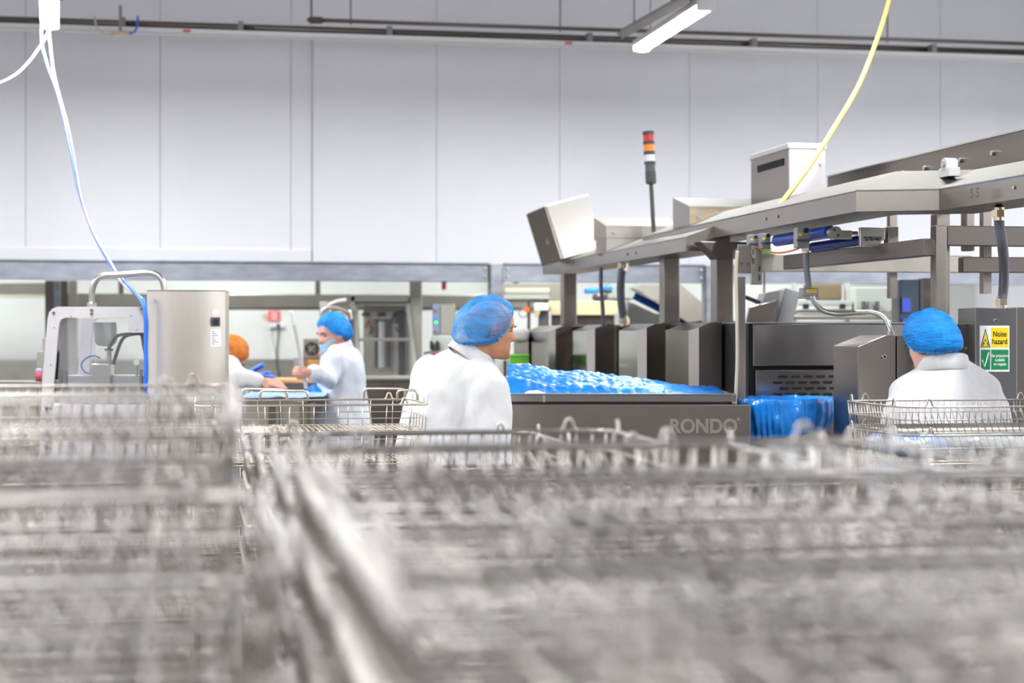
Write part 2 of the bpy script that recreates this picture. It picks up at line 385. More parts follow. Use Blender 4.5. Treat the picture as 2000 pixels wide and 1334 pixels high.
for xx in (608, 685, 1094, 1733):
    q = on_pipe(xx, 50, 0.02); zc = on_pipe(1000, 60, 0).z
    MB().cyl((q.x, q.y, zc), (q.x, q.y, 5.2), 0.007, n=6).build('hanger_rod', 'steel_dark', None, label={608: 'threaded hanger rod at the pipe coupling above the wall joint', 685: 'threaded hanger rod second from the left on the pipe', 1094: 'threaded hanger rod between coupling and hanging lamp', 1733: 'threaded hanger rod beside the yellow hose'}[xx], cat='rod')
q = on_pipe(617, 44, 0.05); zq = level_pipe(52, 0, 1, 0.05)[0].z; q.z = zq
MB(frame(q, TH)).cyl((-0.05, 0, 0), (0.05, 0, 0), 0.028, n=8).build('pipe_coupling', 'steel_dark', None, label='dark pipe coupling where the thin conduit begins', cat='coupling')
fr_a, fr_b = level_pipe(82.5, -300, 2400, 0.06)
ln = (fr_b - fr_a).length
trk = thing('cable_tray', 'long white lighting trunk hung under the thick service pipe', 'trunking', fr_a, TH)
MB(frame(fr_a, TH)).box(0, ln, -0.05, 0.05, -0.022, 0.018).build('channel', 'white_plastic', trk, bevel=0.004)
MB(frame(fr_a, TH)).box(0, ln, -0.056, -0.05, -0.027, -0.017).build('lip', 'grey_light', trk)
for xx in (240, 470, 760, 1150, 1470, 1820):
    q = on_pipe(xx, 80, 0.06); MB(frame((q.x, q.y, fr_a.z), TH)).box(-0.02, 0.02, -0.06, 0.05, 0.018, 0.09).build('clamp', 'grey_mid', trk)
for xx in (365, 1108):
    q = on_pipe(xx, 80, 0.06); MB(frame((q.x, q.y, fr_a.z), TH)).box(-0.03, 0.03, -0.0565, -0.05, -0.010, 0.008).build('red_label', 'sign_red', trk)
# diagonal strut over the hanging lamp
sA, sB = P(1215, 66, 12.9), P(1350, -8, 10.9)
st = thing('ceiling_strut', 'dark steel channel strut running diagonally beside the hanging lamp', 'strut', sA)
MB().tube([sA, sB], 0.04, 4).build('channel', 'steel_dark', st)
for k in (0.2, 0.75):
    q = sA.lerp(sB, k); MB().cyl(q, (q.x, q.y, 5.2), 0.006, n=6).build('drop_rod', 'steel_dark', st)
# small valve hanging from the pipe and its hoses
vq = P(235, 62, 13.12)
vt = thing('air_valve', 'small brass valve hanging under the pipe at upper left', 'valve', vq)
MB().box(vq.x - 0.05, vq.x + 0.07, vq.y - 0.02, vq.y + 0.02, vq.z - 0.03, vq.z + 0.0).build('body', 'brass', vt, bevel=0.006)
MB().cyl((vq.x + 0.0, vq.y, vq.z), (vq.x + 0.0, vq.y, vq.z + 0.2), 0.012).build('riser', 'grey_mid', vt)
MB().tube([vq + Vector((0.07, 0, -0.015)), vq + Vector((0.11, 0, 0.0)), vq + Vector((0.13, 0, 0.04)), vq + Vector((0.135, 0, 0.12))], 0.009).build('blue_hose', 'cable_blue', vt, smooth=True)
MB().tube([vq + Vector((-0.05, 0, -0.015)), vq + Vector((-0.12, 0, -0.02)), vq + Vector((-0.18, 0, 0.02)), vq + Vector((-0.2, 0, 0.12))], 0.008).build('cream_hose', 'cream_cable', vt, smooth=True)
def spline(pts, n=10):
    pts = [Vector(p) for p in pts]; out = []
    for i in range(len(pts) - 1):
        p0, p1, p2, p3 = pts[max(i - 1, 0)], pts[i], pts[i + 1], pts[min(i + 2, len(pts) - 1)]
        for k in range(n):
            t = k / n
            out.append(0.5 * ((2 * p1) + (p2 - p0) * t + (2 * p0 - 5 * p1 + 4 * p2 - p3) * t * t + (3 * p1 - p0 - 3 * p2 + p3) * t ** 3))
    out.append(pts[-1]); return out
def cable(name, label, pts, r, material, cat='cable'):
    return MB().tube(spline(pts), r, 8).build(name, material, None, smooth=True, label=label, cat=cat)
# cables dropping from the left lamp to the packing machine
cable('air_hose', 'blue air hose dropping from the upper left lamp to the steel cabinet',
      [P(255, -20, 13.6), P(160, -15, 13), P(90, 20, 11.9), P(81, 75, 11.6), P(92, 125, 11), P(113, 185, 10.4), P(135, 280, 9.9), P(153, 370, 9.5), P(180, 450, 9.1), P(215, 515, 8.8), P(248, 555, 8.55), P(274, 585, 8.35), P(283, 615, 8.3), P(284.5, 680, 8.3), P(284, 745, 8.3), P(288, 770, 8.36), P(298, 782, 8.42)], 0.0075, 'cable_blue_pale', 'hose')
cable('power_cable', 'white power cable hanging beside the blue air hose',
      [P(95, 58, 11.7), P(98, 85, 11.5), P(104, 135, 11), P(117, 190, 10.45), P(134, 250, 10), P(150, 335, 9.6), P(163, 400, 9.3), P(186, 460, 9.0), P(222, 522, 8.75), P(236, 550, 8.6), P(255, 568, 8.5), P(276, 582, 8.4), P(283, 600, 8.33)], 0.007, 'cable_white')
cable('lamp_cable', 'thin white cable slanting from the upper left lamp out of view', [P(96, 60, 11.7), P(82, 85, 11.6), P(55, 122, 11.4), P(20, 152, 11.2), P(-60, 185, 11)], 0.0065, 'cable_white')
cable('thick_blue_hose', 'bright blue hose running down the left edge of the steel cabinet', [P(281, 583, 8.25), P(284, 610, 8.22), P(284.5, 680, 8.22), P(284.5, 740, 8.22), P(286, 768, 8.25), P(294, 785, 8.36), P(306, 792, 8.42)], 0.0095, 'cable_blue', 'hose')
cable('yellow_hose', 'yellow hose hanging from the ceiling down behind the machine cover',
      [P(1775, -150, 9.6), P(1737, 0, 9.4), P(1712, 80, 9.2), P(1678, 165, 9.0), P(1632, 245, 8.75), P(1585, 318, 8.5), P(1545, 372, 8.3), P(1520, 405, 8.2), P(1500, 440, 8.2)], 0.0125, 'hose_yellow', 'hose')

# ------------------------------------------------------------------ the baking line at right: covers overhead
def ax(p, t): return Vector((p.x - math.sin(TH) * t, p.y + math.cos(TH) * t, p.z))
def duct(name, label, pts, z0, z1, wd, rise, material='steel', seams_at=()):
    """trunking with an upright side and a roof sloping up behind; pts = plan points of the left edge, near to far"""
    t = thing(name, label, 'trunking', (pts[0][0], pts[0][1], z0))
    P2 = [Vector(p) for p in pts]; rt = []
    for i in range(len(P2)):
        ns = []
        if i > 0: d = (P2[i] - P2[i - 1]).normalized(); ns.append(Vector((d.y, -d.x)))
        if i < len(P2) - 1: d = (P2[i + 1] - P2[i]).normalized(); ns.append(Vector((d.y, -d.x)))
        n = sum(ns, Vector((0, 0))).normalized(); k = 1 / max(0.5, n.dot(ns[0])); rt.append(P2[i] + n * wd * k)
    lip = 0.012
    for i in range(len(P2) - 1):
        a, b, c, d = P2[i], P2[i + 1], rt[i + 1], rt[i]
        MB().add([(*a, z0), (*b, z0), (*b, z1), (*a, z1)], [(0, 1, 2, 3)]).build('side_plate', material, t)
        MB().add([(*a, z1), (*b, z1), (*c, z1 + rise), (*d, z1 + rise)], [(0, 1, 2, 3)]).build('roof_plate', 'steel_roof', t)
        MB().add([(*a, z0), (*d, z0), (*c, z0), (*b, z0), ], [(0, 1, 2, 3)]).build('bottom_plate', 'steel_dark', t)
        MB().add([(*d, z0), (*d, z1 + rise), (*c, z1 + rise), (*c, z0)], [(0, 1, 2, 3)]).build('rear_plate', 'steel', t)
        MB().tube([(*a, z1 - 0.004), (*b, z1 - 0.004)], 0.0035, 6).build('lip', 'steel_bright', t)
        dd = (b - a); nn = Vector((dd.y, -dd.x)).normalized()
        for k in (0.28, 0.33, 0.72):
            if dd.length < 0.6: continue
            q = a + dd * k; zc = (z0 + z1) / 2
            MB().cyl((*(q), zc), (*(q - nn * 0.006), zc), 0.007, n=10).build('rivet', 'steel_bright', t)
    for e, g in ((0, P2[0]), (-1, P2[-1])):
        q = rt[e]; MB().add([(*g, z0), (*q, z0), (*q, z1 + rise), (*g, z1)], [(0, 1, 2, 3)]).build('end_plate', material, t)
    return t
ZT, ZBT = 2.083, 1.995
def at_z(x, y, z): # plan point on a pixel ray at height z
    Y = (z - H) * F / (CY - y); return ((x - 1000) / F * Y, Y)
d0 = at_z(2000, 340, ZT); d1 = at_z(1834, 368, ZT); d2 = at_z(1672, 371, ZT); d3 = at_z(1255, 462, ZT)
ext = (d0[0] + (d0[0] - d1[0]) * 2.2, d0[1] + (d0[1] - d1[1]) * 2.2)
duct('cable_duct', 'long stainless cable duct with a sloping roof and a dog-leg, above the machine', [ext, d1, d2, d3], ZBT, ZT, 0.24, 0.095)
e0 = at_z(1340, 462, 2.0); e1 = at_z(1060, 516, 2.0)
duct('lower_cable_duct', 'lower stainless cable duct carrying the tilted steel box', [e0, e1], 1.925, 2.0, 0.24, 0.085)
text_part('5 5', 'pen_mark', 0.05, frame(P(1906, 378, 6.52) + Vector((-0.004, 0, 0)), TH + R(98)) @ Matrix.Rotation(R(180), 4, 'Z'), 'grey_dark', bpy.data.objects['cable_duct'])

# upright frame legs and rails
def post(name, label, x0, x1, ytop, Y, zbot, wd=None, rz=TH, material='steel', group='square steel legs of the overhead frame'):
    fr, wdt, p0 = pframe(x0, ytop, x1, Y, rz)
    ztop = p0.z; p0 = Vector((p0.x, p0.y, zbot)); wdt = wd or wdt
    t = thing(name, label, 'post', p0, rz, group)
    MB(frame(p0, rz)).box(0, wdt, 0, wdt, 0, ztop - zbot).build('tube', material, t, bevel=0.006)
    MB(frame(p0, rz)).box(-0.01, wdt + 0.01, -0.01, wdt + 0.01, 0.0, 0.008).build('base_plate', material, t)
    return t
ZM = 1.552                                        # top of the machine body
post('frame_leg', 'square steel leg under the far end of the lower duct', 1100, 1127, 534, 11.6, ZM)
post('frame_leg', 'square steel leg between third guard and the duct end', 1296, 1328, 500, 9.7, ZM)
post('frame_leg', 'square steel leg above the fourth guard, beside the bracket plate', 1398, 1433, 492, 8.75, ZM)
def rail(name, label, A, B, h, d, material='steel_dark', z_is_top=True, cat='rail'):
    A, B = Vector(A), Vector(B); dr = (B - A); ln = dr.length; rz = math.atan2(dr.y, dr.x)
    fr = frame((A.x, A.y, A.z - h), rz); t = thing(name, label, cat, (A.x, A.y, A.z - h), rz)
    MB(fr).box(0, ln, 0, d, 0, h).build('section', material, t, bevel=0.004)
    return t, fr, ln
# flared support hood on the third leg
hq = P(1375, 485, 8.7)
hd = thing('duct_bracket', 'flared dark steel bracket under the duct at the third leg', 'bracket', hq, TH)
MB(frame(hq, TH)).prism([(0.07, -0.055), (0.155, -0.055), (0.24, 0.035), (-0.02, 0.035)], 0.0, 0.12).build('gusset', 'steel_dark', hd, bevel=0.003)
MB(frame(hq, TH)).prism([(0.150, -0.054), (0.165, -0.054), (0.18, 0.0), (0.165, 0.0)], -0.012, 0.0).build('fold', 'brass', hd)
# right-hand portal frame
p0 = P(1827, 440, 7.45)
pf = thing('portal_frame', 'dark steel portal frame of square tube beside the noise warning cabinet', 'frame', (p0.x, p0.y, 0), TH)
MB(frame((p0.x, p0.y, 0), TH)).box(0, 0.055, 0, 0.055, 0, p0.z).build('leg', 'steel', pf, bevel=0.004)
MB(frame((p0.x, p0.y, 0), TH)).box(0.06, 0.125, 0.12, 0.185, 0, p0.z + 0.06).build('leg', 'steel', pf, bevel=0.004)
MB(frame((p0.x, p0.y, p0.z), TH)).box(0.056, 0.9, 0.002, 0.055, -0.088, 0.0).build('cross_rail', 'steel_dark', pf, bevel=0.004)
MB(frame((p0.x, p0.y, p0.z), TH)).box(0.19, 0.9, 0.13, 0.18, -0.20, -0.13).build('cross_rail', 'steel_dark', pf, bevel=0.004)
MB(frame((p0.x, p0.y, 0), TH)).box(0.845, 0.9, 0.056, 0.185, 0, p0.z).build('leg', 'steel', pf, bevel=0.004)
MB(frame((p0.x, p0.y, p0.z), TH)).box(0.24, 0.28, 0.2, 0.26, -0.1, 0.16).build('stub', 'steel', pf, bevel=0.004)
# longitudinal and cross beams under the duct
rail('frame_beam', 'dark box beam running towards the viewer under the blue rollers', P(1826, 466, 6.9), P(1548, 500, 8.4), px(34, 6.9), 0.05, 'steel_dark', cat='beam')
rail('frame_beam', 'brown steel cross beam behind the bracket plate', P(1486, 496, 8.6), on_plane(1900, 496, P(1486, 496, 8.6), TH) * Vector((1, 1, 0)) + Vector((0, 0, P(1486, 496, 8.6).z)) if False else Vector((*on_plane(1900, 496, P(1486, 496, 8.6), TH).to_2d(), P(1486, 496, 8.6).z)), px(34, 8.6), 0.05, 'steel_warm', cat='beam')
rail('frame_beam', 'grey steel cross beam at right behind the corrugated conduit', P(1880, 503, 7.9), Vector((*on_plane(2150, 500, P(1880, 503, 7.9), TH).to_2d(), P(1880, 503, 7.9).z)), px(27, 7.9), 0.05, 'steel', cat='beam')
# rear conveyor side plate
c0 = at_z(1620, 346, 2.36); c1 = at_z(2000, 255, 2.36); cdir = Vector(c1) - Vector(c0); c1e = Vector(c1) + cdir * 0.5
cv = thing('rear_conveyor', 'dark conveyor side rail with a bright top edge rising at upper right', 'conveyor', (c0[0], c0[1], 2.23))
rzc = math.atan2(cdir.y, cdir.x); lc = (Vector(c1e) - Vector(c0)).length; frc = frame((c0[0], c0[1], 2.23), rzc)
MB(frc).box(0, lc, -0.012, 0, 0, 0.13).build('side_rail', 'steel_dark', cv, bevel=0.002)
MB(frc).box(0, lc, -0.016, 0.03, 0.13, 0.137).build('top_flange', 'steel_bright', cv)
MB(frc).box(0, lc, 0.002, 0.35, 0.05, 0.10).build('belt_bed', 'grey_mid', cv)
MB(frc).box(0.02, lc, 0.36, 0.372, 0, 0.13).build('side_rail', 'steel_dark', cv)
for k in (0.45, 0.8, 1.0, 1.3, 1.55):
    k2 = k / 1.75 * (Vector(c1) - Vector(c0)).length
    MB(frc).cyl((k2, -0.012, 0.03 + 0.03 * (k > 0.7)), (k2, -0.024, 0.03 + 0.03 * (k > 0.7)), 0.011, n=10).build('bolt', 'steel_bright', cv)
for k2 in (0.55, 1.6):
    if k2 < lc: MB(frc).box(k2, k2 + 0.04, 0.1, 0.14, -0.55, 0.05).build('support', 'steel', cv)
# pillow block on the duct roof
bq = P(1852, 332, 7.0)
bb = thing('pillow_block', 'white pillow block bearing on the duct roof at upper right', 'bearing', bq, rzc)
MB(frame(bq, rzc)).box(-0.05, 0.05, -0.02, 0.03, -0.03, 0.008).build('foot', 'white_plastic', bb, bevel=0.004)
MB(frame(bq, rzc)).cyl((0.0, -0.02, 0.022), (0, 0.03, 0.022), 0.027, n=18).build('housing', 'white_plastic', bb)
MB(frame(bq, rzc)).cyl((0.0, -0.028, 0.022), (0, -0.02, 0.022), 0.013, n=14).build('shaft_end', 'steel_bright', bb)
# --- boxes on top
def hood_box(name, label, x0, xf, x1, y_top, y_f, y_b, Y, dep, rz=TH, face='steel_bright', feet=True):
    """box with a roof falling towards the viewer: left end spans x0..xf, front face xf..x1"""
    fr, wd, p0 = pframe(xf, y_b, x1, Y, rz); h1 = px(y_b - y_f, Y); h2 = px(y_b - y_top, Y)
    t = thing(name, label, 'box', p0, rz)
    MB(fr).box(0, wd, 0, 0.004, 0, h1).build('front_plate', face, t)
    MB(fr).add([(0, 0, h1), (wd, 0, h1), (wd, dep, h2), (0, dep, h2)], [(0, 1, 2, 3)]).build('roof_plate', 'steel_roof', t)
    MB(fr).add([(0, 0, 0), (0, 0, h1), (0, dep, h2), (0, dep, 0)], [(0, 1, 2, 3)]).build('end_plate', 'steel', t)
    MB(fr).add([(wd, 0, 0), (wd, dep, 0), (wd, dep, h2), (wd, 0, h1)], [(0, 1, 2, 3)]).build('end_plate', 'steel', t)
    MB(fr).add([(0, dep, 0), (0, dep, h2), (wd, dep, h2), (wd, dep, 0)], [(0, 1, 2, 3)]).build('rear_plate', 'steel', t)
    MB(fr).box(-0.003, wd, -0.004, 0.0, h1 - 0.008, h1 + 0.002).build('lip', 'steel_bright', t)
    MB(fr).cyl((0.05, 0, h1 * 0.45), (0.05, -0.012, h1 * 0.45), 0.011, n=8).build('latch_screw', 'steel_bright', t)
    return t, fr, wd
t, fr, wd = hood_box('hooded_box', 'stainless hooded box on the lower duct beside the tilted box', 1163, 1184, 1335, 418, 441, 464, 10.7, 0.34)
MB(fr).box(0.003, wd, 0.01, 0.3, -0.09, 0).build('lower_box', 'steel_bright', t)
MB(fr).box(-0.055, 0.005, 0.02, 0.03, -0.115, 0.0).build('foot', 'steel', t)
hood_box('hooded_box', 'stainless hooded box with a gold reflection coloured into its front behind the stack light', 1323, 1347, 1530, 377, 403, 440, 9.5, 0.34, face='brass')  # brass colour on the front imitates a golden reflection on stainless
# tilted control box
q = P(1101, 506, 11.6)
tb = thing('tilted_box', 'stainless control box tilted backwards at the far end of the duct', 'box', q)
FT = Matrix.Translation(q) @ Matrix.Rotation(R(-17), 4, 'Y') @ Matrix.Rotation(R(30), 4, 'Z')
MB(FT).box(0.0, 0.34, 0, 0.27, 0.0, 0.385).build('body', 'steel_bright', tb, bevel=0.004)
MB(FT).box(-0.02, 0.0, 0.004, 0.266, 0.004, 0.38).build('door', 'steel', tb, bevel=0.003)
MB(FT).prism([(-0.022, 0), (-0.02, 0), (-0.02, 0.004), (-0.022, 0.004)], 0, 0.001)
MB(FT @ Matrix.Translation((-0.021, 0.10, 0.13)) @ Matrix.Rotation(R(-90), 4, 'Z')).prism([(-0.025, 0), (0.025, 0), (0.0, 0.05)], -0.001, 0.001).build('warning_sticker', 'brass', tb)
# tall grey cabinet
fr, wd, p0 = pframe(1541, 392, 1612, 8.9)
tc_ = thing('tall_cabinet', 'tall pale grey cabinet with a dark handle slot beside the yellow hose', 'cabinet', p0, TH)
MB(fr).box(0, wd, 0.004, 0.62, -0.15, px(105, 8.9)).build('body', 'steel', tc_, bevel=0.004)
MB(fr).box(0.002, wd, -0.002, 0.004, -0.15, px(103, 8.9)).build('front_plate', 'grey_paint', tc_)
MB(fr).box(-0.006, wd + 0.006, -0.006, 0.626, px(102, 8.9), px(113, 8.9)).build('lid', 'grey_light', tc_, bevel=0.004)
MB(fr).box(-0.004, 0.01, 0.08, 0.5, px(72, 8.9), px(86, 8.9)).build('handle_slot', 'slot_black', tc_)
MB(fr).cyl((wd * 0.85, 0, px(75, 8.9)), (wd * 0.85, -0.008, px(75, 8.9)), 0.008).build('knob', 'grey_light', tc_)
# stack light
q = P(1277, 455, 10.5); s = 10.5 / F
sl = thing('stack_light', 'stack light with red, amber and clear lenses on a dark pole', 'signal lamp', q)
FS = Matrix.Translation(q) @ Matrix.Rotation(R(-3.2), 4, 'Y')
MB(FS).cyl((0, 0, -0.02), (0, 0, 98 * s), 4.2 * s).build('pole', 'beacon_body', sl, smooth=False)
MB(FS).lathe([(9.5 * s, 96 * s), (10.5 * s, 100 * s), (10.5 * s, 119 * s), (9.5 * s, 121 * s)]).build('socket', 'beacon_body', sl)
MB(FS).lathe([(9.8 * s, 121 * s), (9.8 * s, 134 * s)]).build('sounder', 'grey_dark', sl)
for za, zb_, mname, nm in ((140, 153, 'clear_lens', 'clear_lens'), (160, 173, 'amber_lens', 'amber_lens'), (180, 192, 'red_lens', 'red_lens')):
    MB(FS).lathe([(10.2 * s, za * s), (10.2 * s, zb_ * s)]).build(nm, mname, sl, smooth=False)
for za, zb_ in ((134, 140), (153, 160), (173, 180), (192, 199)):
    MB(FS).lathe([(10.6 * s, za * s), (11.2 * s, (za + 1) * s), (11.2 * s, (zb_ - 1) * s), (10.6 * s, zb_ * s)]).build('collar', 'beacon_body', sl)

# ------------------------------------------------------------------ rollers, sensors and brackets under the duct
def roller(label, A, B, r, material='roller_blue'):
    t = thing('belt_roller', label, 'roller', A); A, B = Vector(A), Vector(B); d = (B - A).normalized()
    MB().cyl(A, B, r, n=20).build('drum', material, t, smooth=False)
    MB().cyl(A - d * 0.03, A, r * 0.45).build('shaft', 'steel_bright', t); MB().cyl(B, B + d * 0.03, r * 0.45).build('shaft', 'steel_bright', t)
    return t
roller('upper blue belt roller ending at the round steel end plate', P(1518, 470, 8.2), P(1622, 453, 7.45), px(12, 7.8))
roller('lower blue belt roller above the dark box beam', P(1588, 483, 8.0), P(1690, 468, 7.45), px(10, 7.8))
q = P(1631, 455, 7.4)
eb = thing('roller_bracket', 'rounded grey steel end plate holding the blue roller', 'bracket', q, TH)
MB(frame(q, TH)).cyl((0, -0.01, 0), (0, 0.03, 0), px(13, 7.4), n=24).build('round_end', 'steel_bright', eb)
MB(frame(q, TH)).box(0, px(34, 7.4), -0.008, 0.03, -px(12, 7.4), px(5, 7.4)).build('arm', 'steel_bright', eb, bevel=0.003)
MB(frame(q, TH)).cyl((px(34, 7.4), 0.01, 0), (px(48, 7.4), 0.01, 0), 0.009).build('tension_bolt', 'steel_bright', eb)
for dx_, dz in ((-4, 6), (4, -5)): MB(frame(q, TH)).cyl((px(dx_, 7.4), -0.01, px(dz, 7.4)), (px(dx_, 7.4), -0.016, px(dz, 7.4)), 0.006).build('screw', 'steel_dark', eb)
q = P(1680, 482, 7.3)
sb = thing('hinge_bracket', 'pale bent steel bracket with a sliding latch under the duct', 'bracket', q, TH)
MB(frame(q, TH)).prism([(0, 0), (px(43, 7.3), 0), (px(45, 7.3), px(12, 7.3)), (px(52, 7.3), px(14, 7.3)), (px(52, 7.3), px(38, 7.3)), (0, px(38, 7.3))], 0, 0.02).build('plate', 'steel_bright', sb, bevel=0.003)
MB(frame(q, TH)).cyl((px(5, 7.3), -0.008, px(17, 7.3)), (px(42, 7.3), -0.008, px(17, 7.3)), 0.006).build('latch_rod', 'steel', sb)
for k in (10, 22, 36): MB(frame(q, TH)).box(px(k, 7.3), px(k + 5, 7.3), -0.014, 0, px(12, 7.3), px(20, 7.3)).build('latch_lug', 'steel_dark', sb)
MB(frame(q, TH)).box(px(58, 7.3), px(80, 7.3), 0.0, 0.05, px(8, 7.3), px(40, 7.3)).build('rear_plate', 'steel', sb, bevel=0.003)
def sensor(label, x, y, Y, s=1.0):
    q = P(x, y, Y); fr = frame(q, TH); u = px(1, Y) * s
    t = thing('proximity_switch', label, 'switch', q, TH, 'safety switches under the duct')
    MB(fr).box(0, 26 * u, 0, 0.05, -26 * u, 14 * u).build('body', 'grey_mid', t, bevel=0.004)
    MB(fr).cyl((18 * u, -0.004, 8 * u), (18 * u, 0, 8 * u), 5 * u).build('port', 'black', t)
    MB(fr).box(3 * u, 10 * u, -0.002, 0, -3 * u, 3 * u).build('yellow_label', 'sign_yellow', t)
    MB(fr).box(-2 * u, 28 * u, -0.012, 0, -13 * u, -9 * u).build('clip', 'grey_dark', t)
    return t
sensor('grey safety switch with yellow labels above the corrugated drop conduit', 1557, 458, 7.55)
sensor('small grey safety switch with a yellow tag near the bracket plate', 1487, 466, 7.9, 0.75)
sensor('small grey safety switch beside the duct bracket, partly behind the plate', 1464, 468, 7.95, 0.7)
cable('sensor_cable', 'thin orange cable sagging between two safety switches', [P(1478, 482, 7.95), P(1495, 490, 7.9), P(1520, 494, 7.8), P(1545, 490, 7.7), P(1560, 485, 7.6)], 0.0045, 'cable_orange')
# bracket post
q = P(1441, 480, 7.95)
bp_ = thing('bracket_post', 'narrow stainless post with a slotted adjusting plate', 'post', (q.x, q.y, 0), TH)
frb = frame((q.x, q.y, 0), TH)
zq = lambda y: H - px(y - CY, 7.95)
MB(frb).box(0, px(16, 7.95), 0, 0.04, 0, zq(540)).build('post', 'steel', bp_, bevel=0.003)
MB(frb).box(-0.004, px(26, 7.95), -0.012, 0, zq(534), zq(478)).build('front_plate', 'steel', bp_, bevel=0.003)
MB(frb).box(px(26, 7.95), px(49, 7.95), -0.006, 0.006, zq(556), zq(480)).build('slotted_plate', 'steel_warm', bp_, bevel=0.003)
for dx_, y in ((30, 501), (43, 534)):
    MB(frb).box(px(dx_ - 2, 7.95), px(dx_ + 2, 7.95), -0.008, -0.006, zq(y + 14), zq(y - 14)).build('slot', 'steel_dark', bp_)
    MB(frb).cyl((px(dx_, 7.95), -0.006, zq(y)), (px(dx_, 7.95), -0.022, zq(y)), 0.010, n=6).build('bolt', 'steel_bright', bp_)
for dx_ in (7, 20): MB(frb).cyl((px(dx_, 7.95), -0.012, zq(514)), (px(dx_, 7.95), -0.02, zq(514)), 0.007, n=6).build('screw', 'steel_dark', bp_)
cable('earth_cable', 'cream cable running straight down beside the narrow bracket post', [P(1440, 490, 7.85), P(1437, 540, 7.85), P(1439, 620, 7.85), P(1440, 700, 7.85), P(1437, 790, 7.85), P(1437, 1000, 7.85), P(1437, 1286, 7.85)], 0.0075, 'cream_cable')

# ------------------------------------------------------------------ machine body, guards and cabinets
def ucoord(p): return p.x * math.cos(TH) + p.y * math.sin(TH)
def wcoord(p): return -p.x * math.sin(TH) + p.y * math.cos(TH)
gl = [(1030, 1071, 1085, 1118, 12.0, 'first guard, beside the face of the leaning man'), (1119, 1146, 1162, 1200, 10.75, 'second guard from the left'),
      (1209, 1245, 1263, 1300, 9.6, 'third guard from the left'), (1300, 1345, 1365, 1410, 8.65, 'fourth guard, nearest the narrow bracket post')]
for xf, xn, xc, xr, Y, lab in gl:
    pn = P(xn, 650, Y); un = ucoord(pn)
    pc = P(xc, 650, Y - 0.055); wd = (on_plane(xr, 650, pc, TH) - pc).to_2d().length
    un, wn = ucoord(pn), wcoord(pn); wc = wcoord(pc); uc = ucoord(pc)
    # depth from the far pixel of the left face
    dx = (xf - 1000) / F; tt = un / (dx * math.cos(TH) + math.sin(TH)); pf_ = Vector((dx * tt, tt, 0)); dep = wcoord(pf_) - wn
    o = UW(un, wn); fr = frame((o.x, o.y, 0), TH)
    t = thing('machine_guard', 'mirror-bright stainless guard with a sloping top, ' + lab, 'guard', (o.x, o.y, 0), TH, 'stainless guards along the baking line')
    a = uc - un; ur = a + wd; ztop = ZM; zlow = 1.512; us = ur * 0.62
    ztf = lambda x, y: zlow + (ztop - zlow) * min(1.0, max(0.0, x) / us)
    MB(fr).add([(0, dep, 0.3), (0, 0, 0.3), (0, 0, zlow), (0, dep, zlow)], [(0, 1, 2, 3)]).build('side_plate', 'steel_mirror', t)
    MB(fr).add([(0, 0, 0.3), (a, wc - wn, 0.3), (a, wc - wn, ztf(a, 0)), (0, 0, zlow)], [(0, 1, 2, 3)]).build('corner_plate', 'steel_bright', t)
    MB(fr).add([(a, wc - wn, 0.3), (ur, wc - wn, 0.3), (ur, wc - wn, ztop), (us, wc - wn, ztop), (a, wc - wn, ztf(a, 0))], [(0, 1, 2, 3, 4)]).build('front_plate', 'steel_dark', t)  # darker steel puts the dark reflection of this face into its colour
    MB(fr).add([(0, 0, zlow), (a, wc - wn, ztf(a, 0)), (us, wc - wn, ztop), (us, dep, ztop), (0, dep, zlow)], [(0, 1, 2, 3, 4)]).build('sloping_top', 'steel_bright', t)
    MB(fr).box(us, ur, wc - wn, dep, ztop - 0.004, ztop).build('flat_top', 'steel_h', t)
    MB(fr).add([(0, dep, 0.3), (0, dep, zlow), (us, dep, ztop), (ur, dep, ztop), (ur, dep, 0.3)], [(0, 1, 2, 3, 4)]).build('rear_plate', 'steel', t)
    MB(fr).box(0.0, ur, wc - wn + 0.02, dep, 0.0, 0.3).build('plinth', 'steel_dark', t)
a_ = P(1412, 650, 8.72); un, wn = ucoord(a_), wcoord(a_)
o = UW(un, wn)
mb_ = thing('oven_line', 'long dark stainless body of the baking line behind the guards', 'machine', (o.x, o.y, 0), TH)
MB(frame((o.x, o.y, 0), TH)).box(0, 0.11, 0, 4.2, 0, ZM).build('side_cladding', 'steel', mb_, bevel=0.004)
MB(frame((o.x, o.y, 0), TH)).box(0.112, 0.9, 0.6, 4.2, 0, ZM - 0.01).build('housing', 'steel_dark', mb_)
# big front cabinet with louvres
fr, wd, p0 = pframe(1464, 632, 1925, 8.25); fr = frame((p0.x, p0.y, 0), TH)
cab = thing('front_cabinet', 'wide stainless machine front with ventilation slots behind the right-hand worker', 'machine', (p0.x, p0.y, 0), TH)
zf = lambda y: H - px(y - CY, 8.25); xf_ = lambda x: (on_plane(x, 650, p0, TH) - p0).to_2d().length
MB(fr).box(0, wd, 0.02, 0.5, 0, zf(632)).build('housing', 'slot_black', cab)
MB(fr).box(-0.002, wd, 0.0, 0.51, zf(632), zf(629)).build('top_plate', 'steel_bright', cab, bevel=0.002)
MB(fr).box(xf_(1470), wd, -0.012, 0.02, zf(715), zf(633)).build('upper_panel', 'steel_h', cab, bevel=0.003)
lp = MB(fr).box(xf_(1475), wd, -0.012, 0.02, 0.3, zf(723)).build('lower_panel', 'steel_h', cab, bevel=0.003)
for r_ in range(6):
    for k in range(8):
        x = (1519 if r_ % 2 == 0 else 1508) + (2 if r_ % 2 == 0 and r_ else 0) + 24.4 * k
        MB(fr).box(xf_(x), xf_(x + 17.5), -0.0135, -0.008, zf(738.5 + 11.6 * r_), zf(733.5 + 11.6 * r_)).build('vent_slot', 'slot_black', lp)
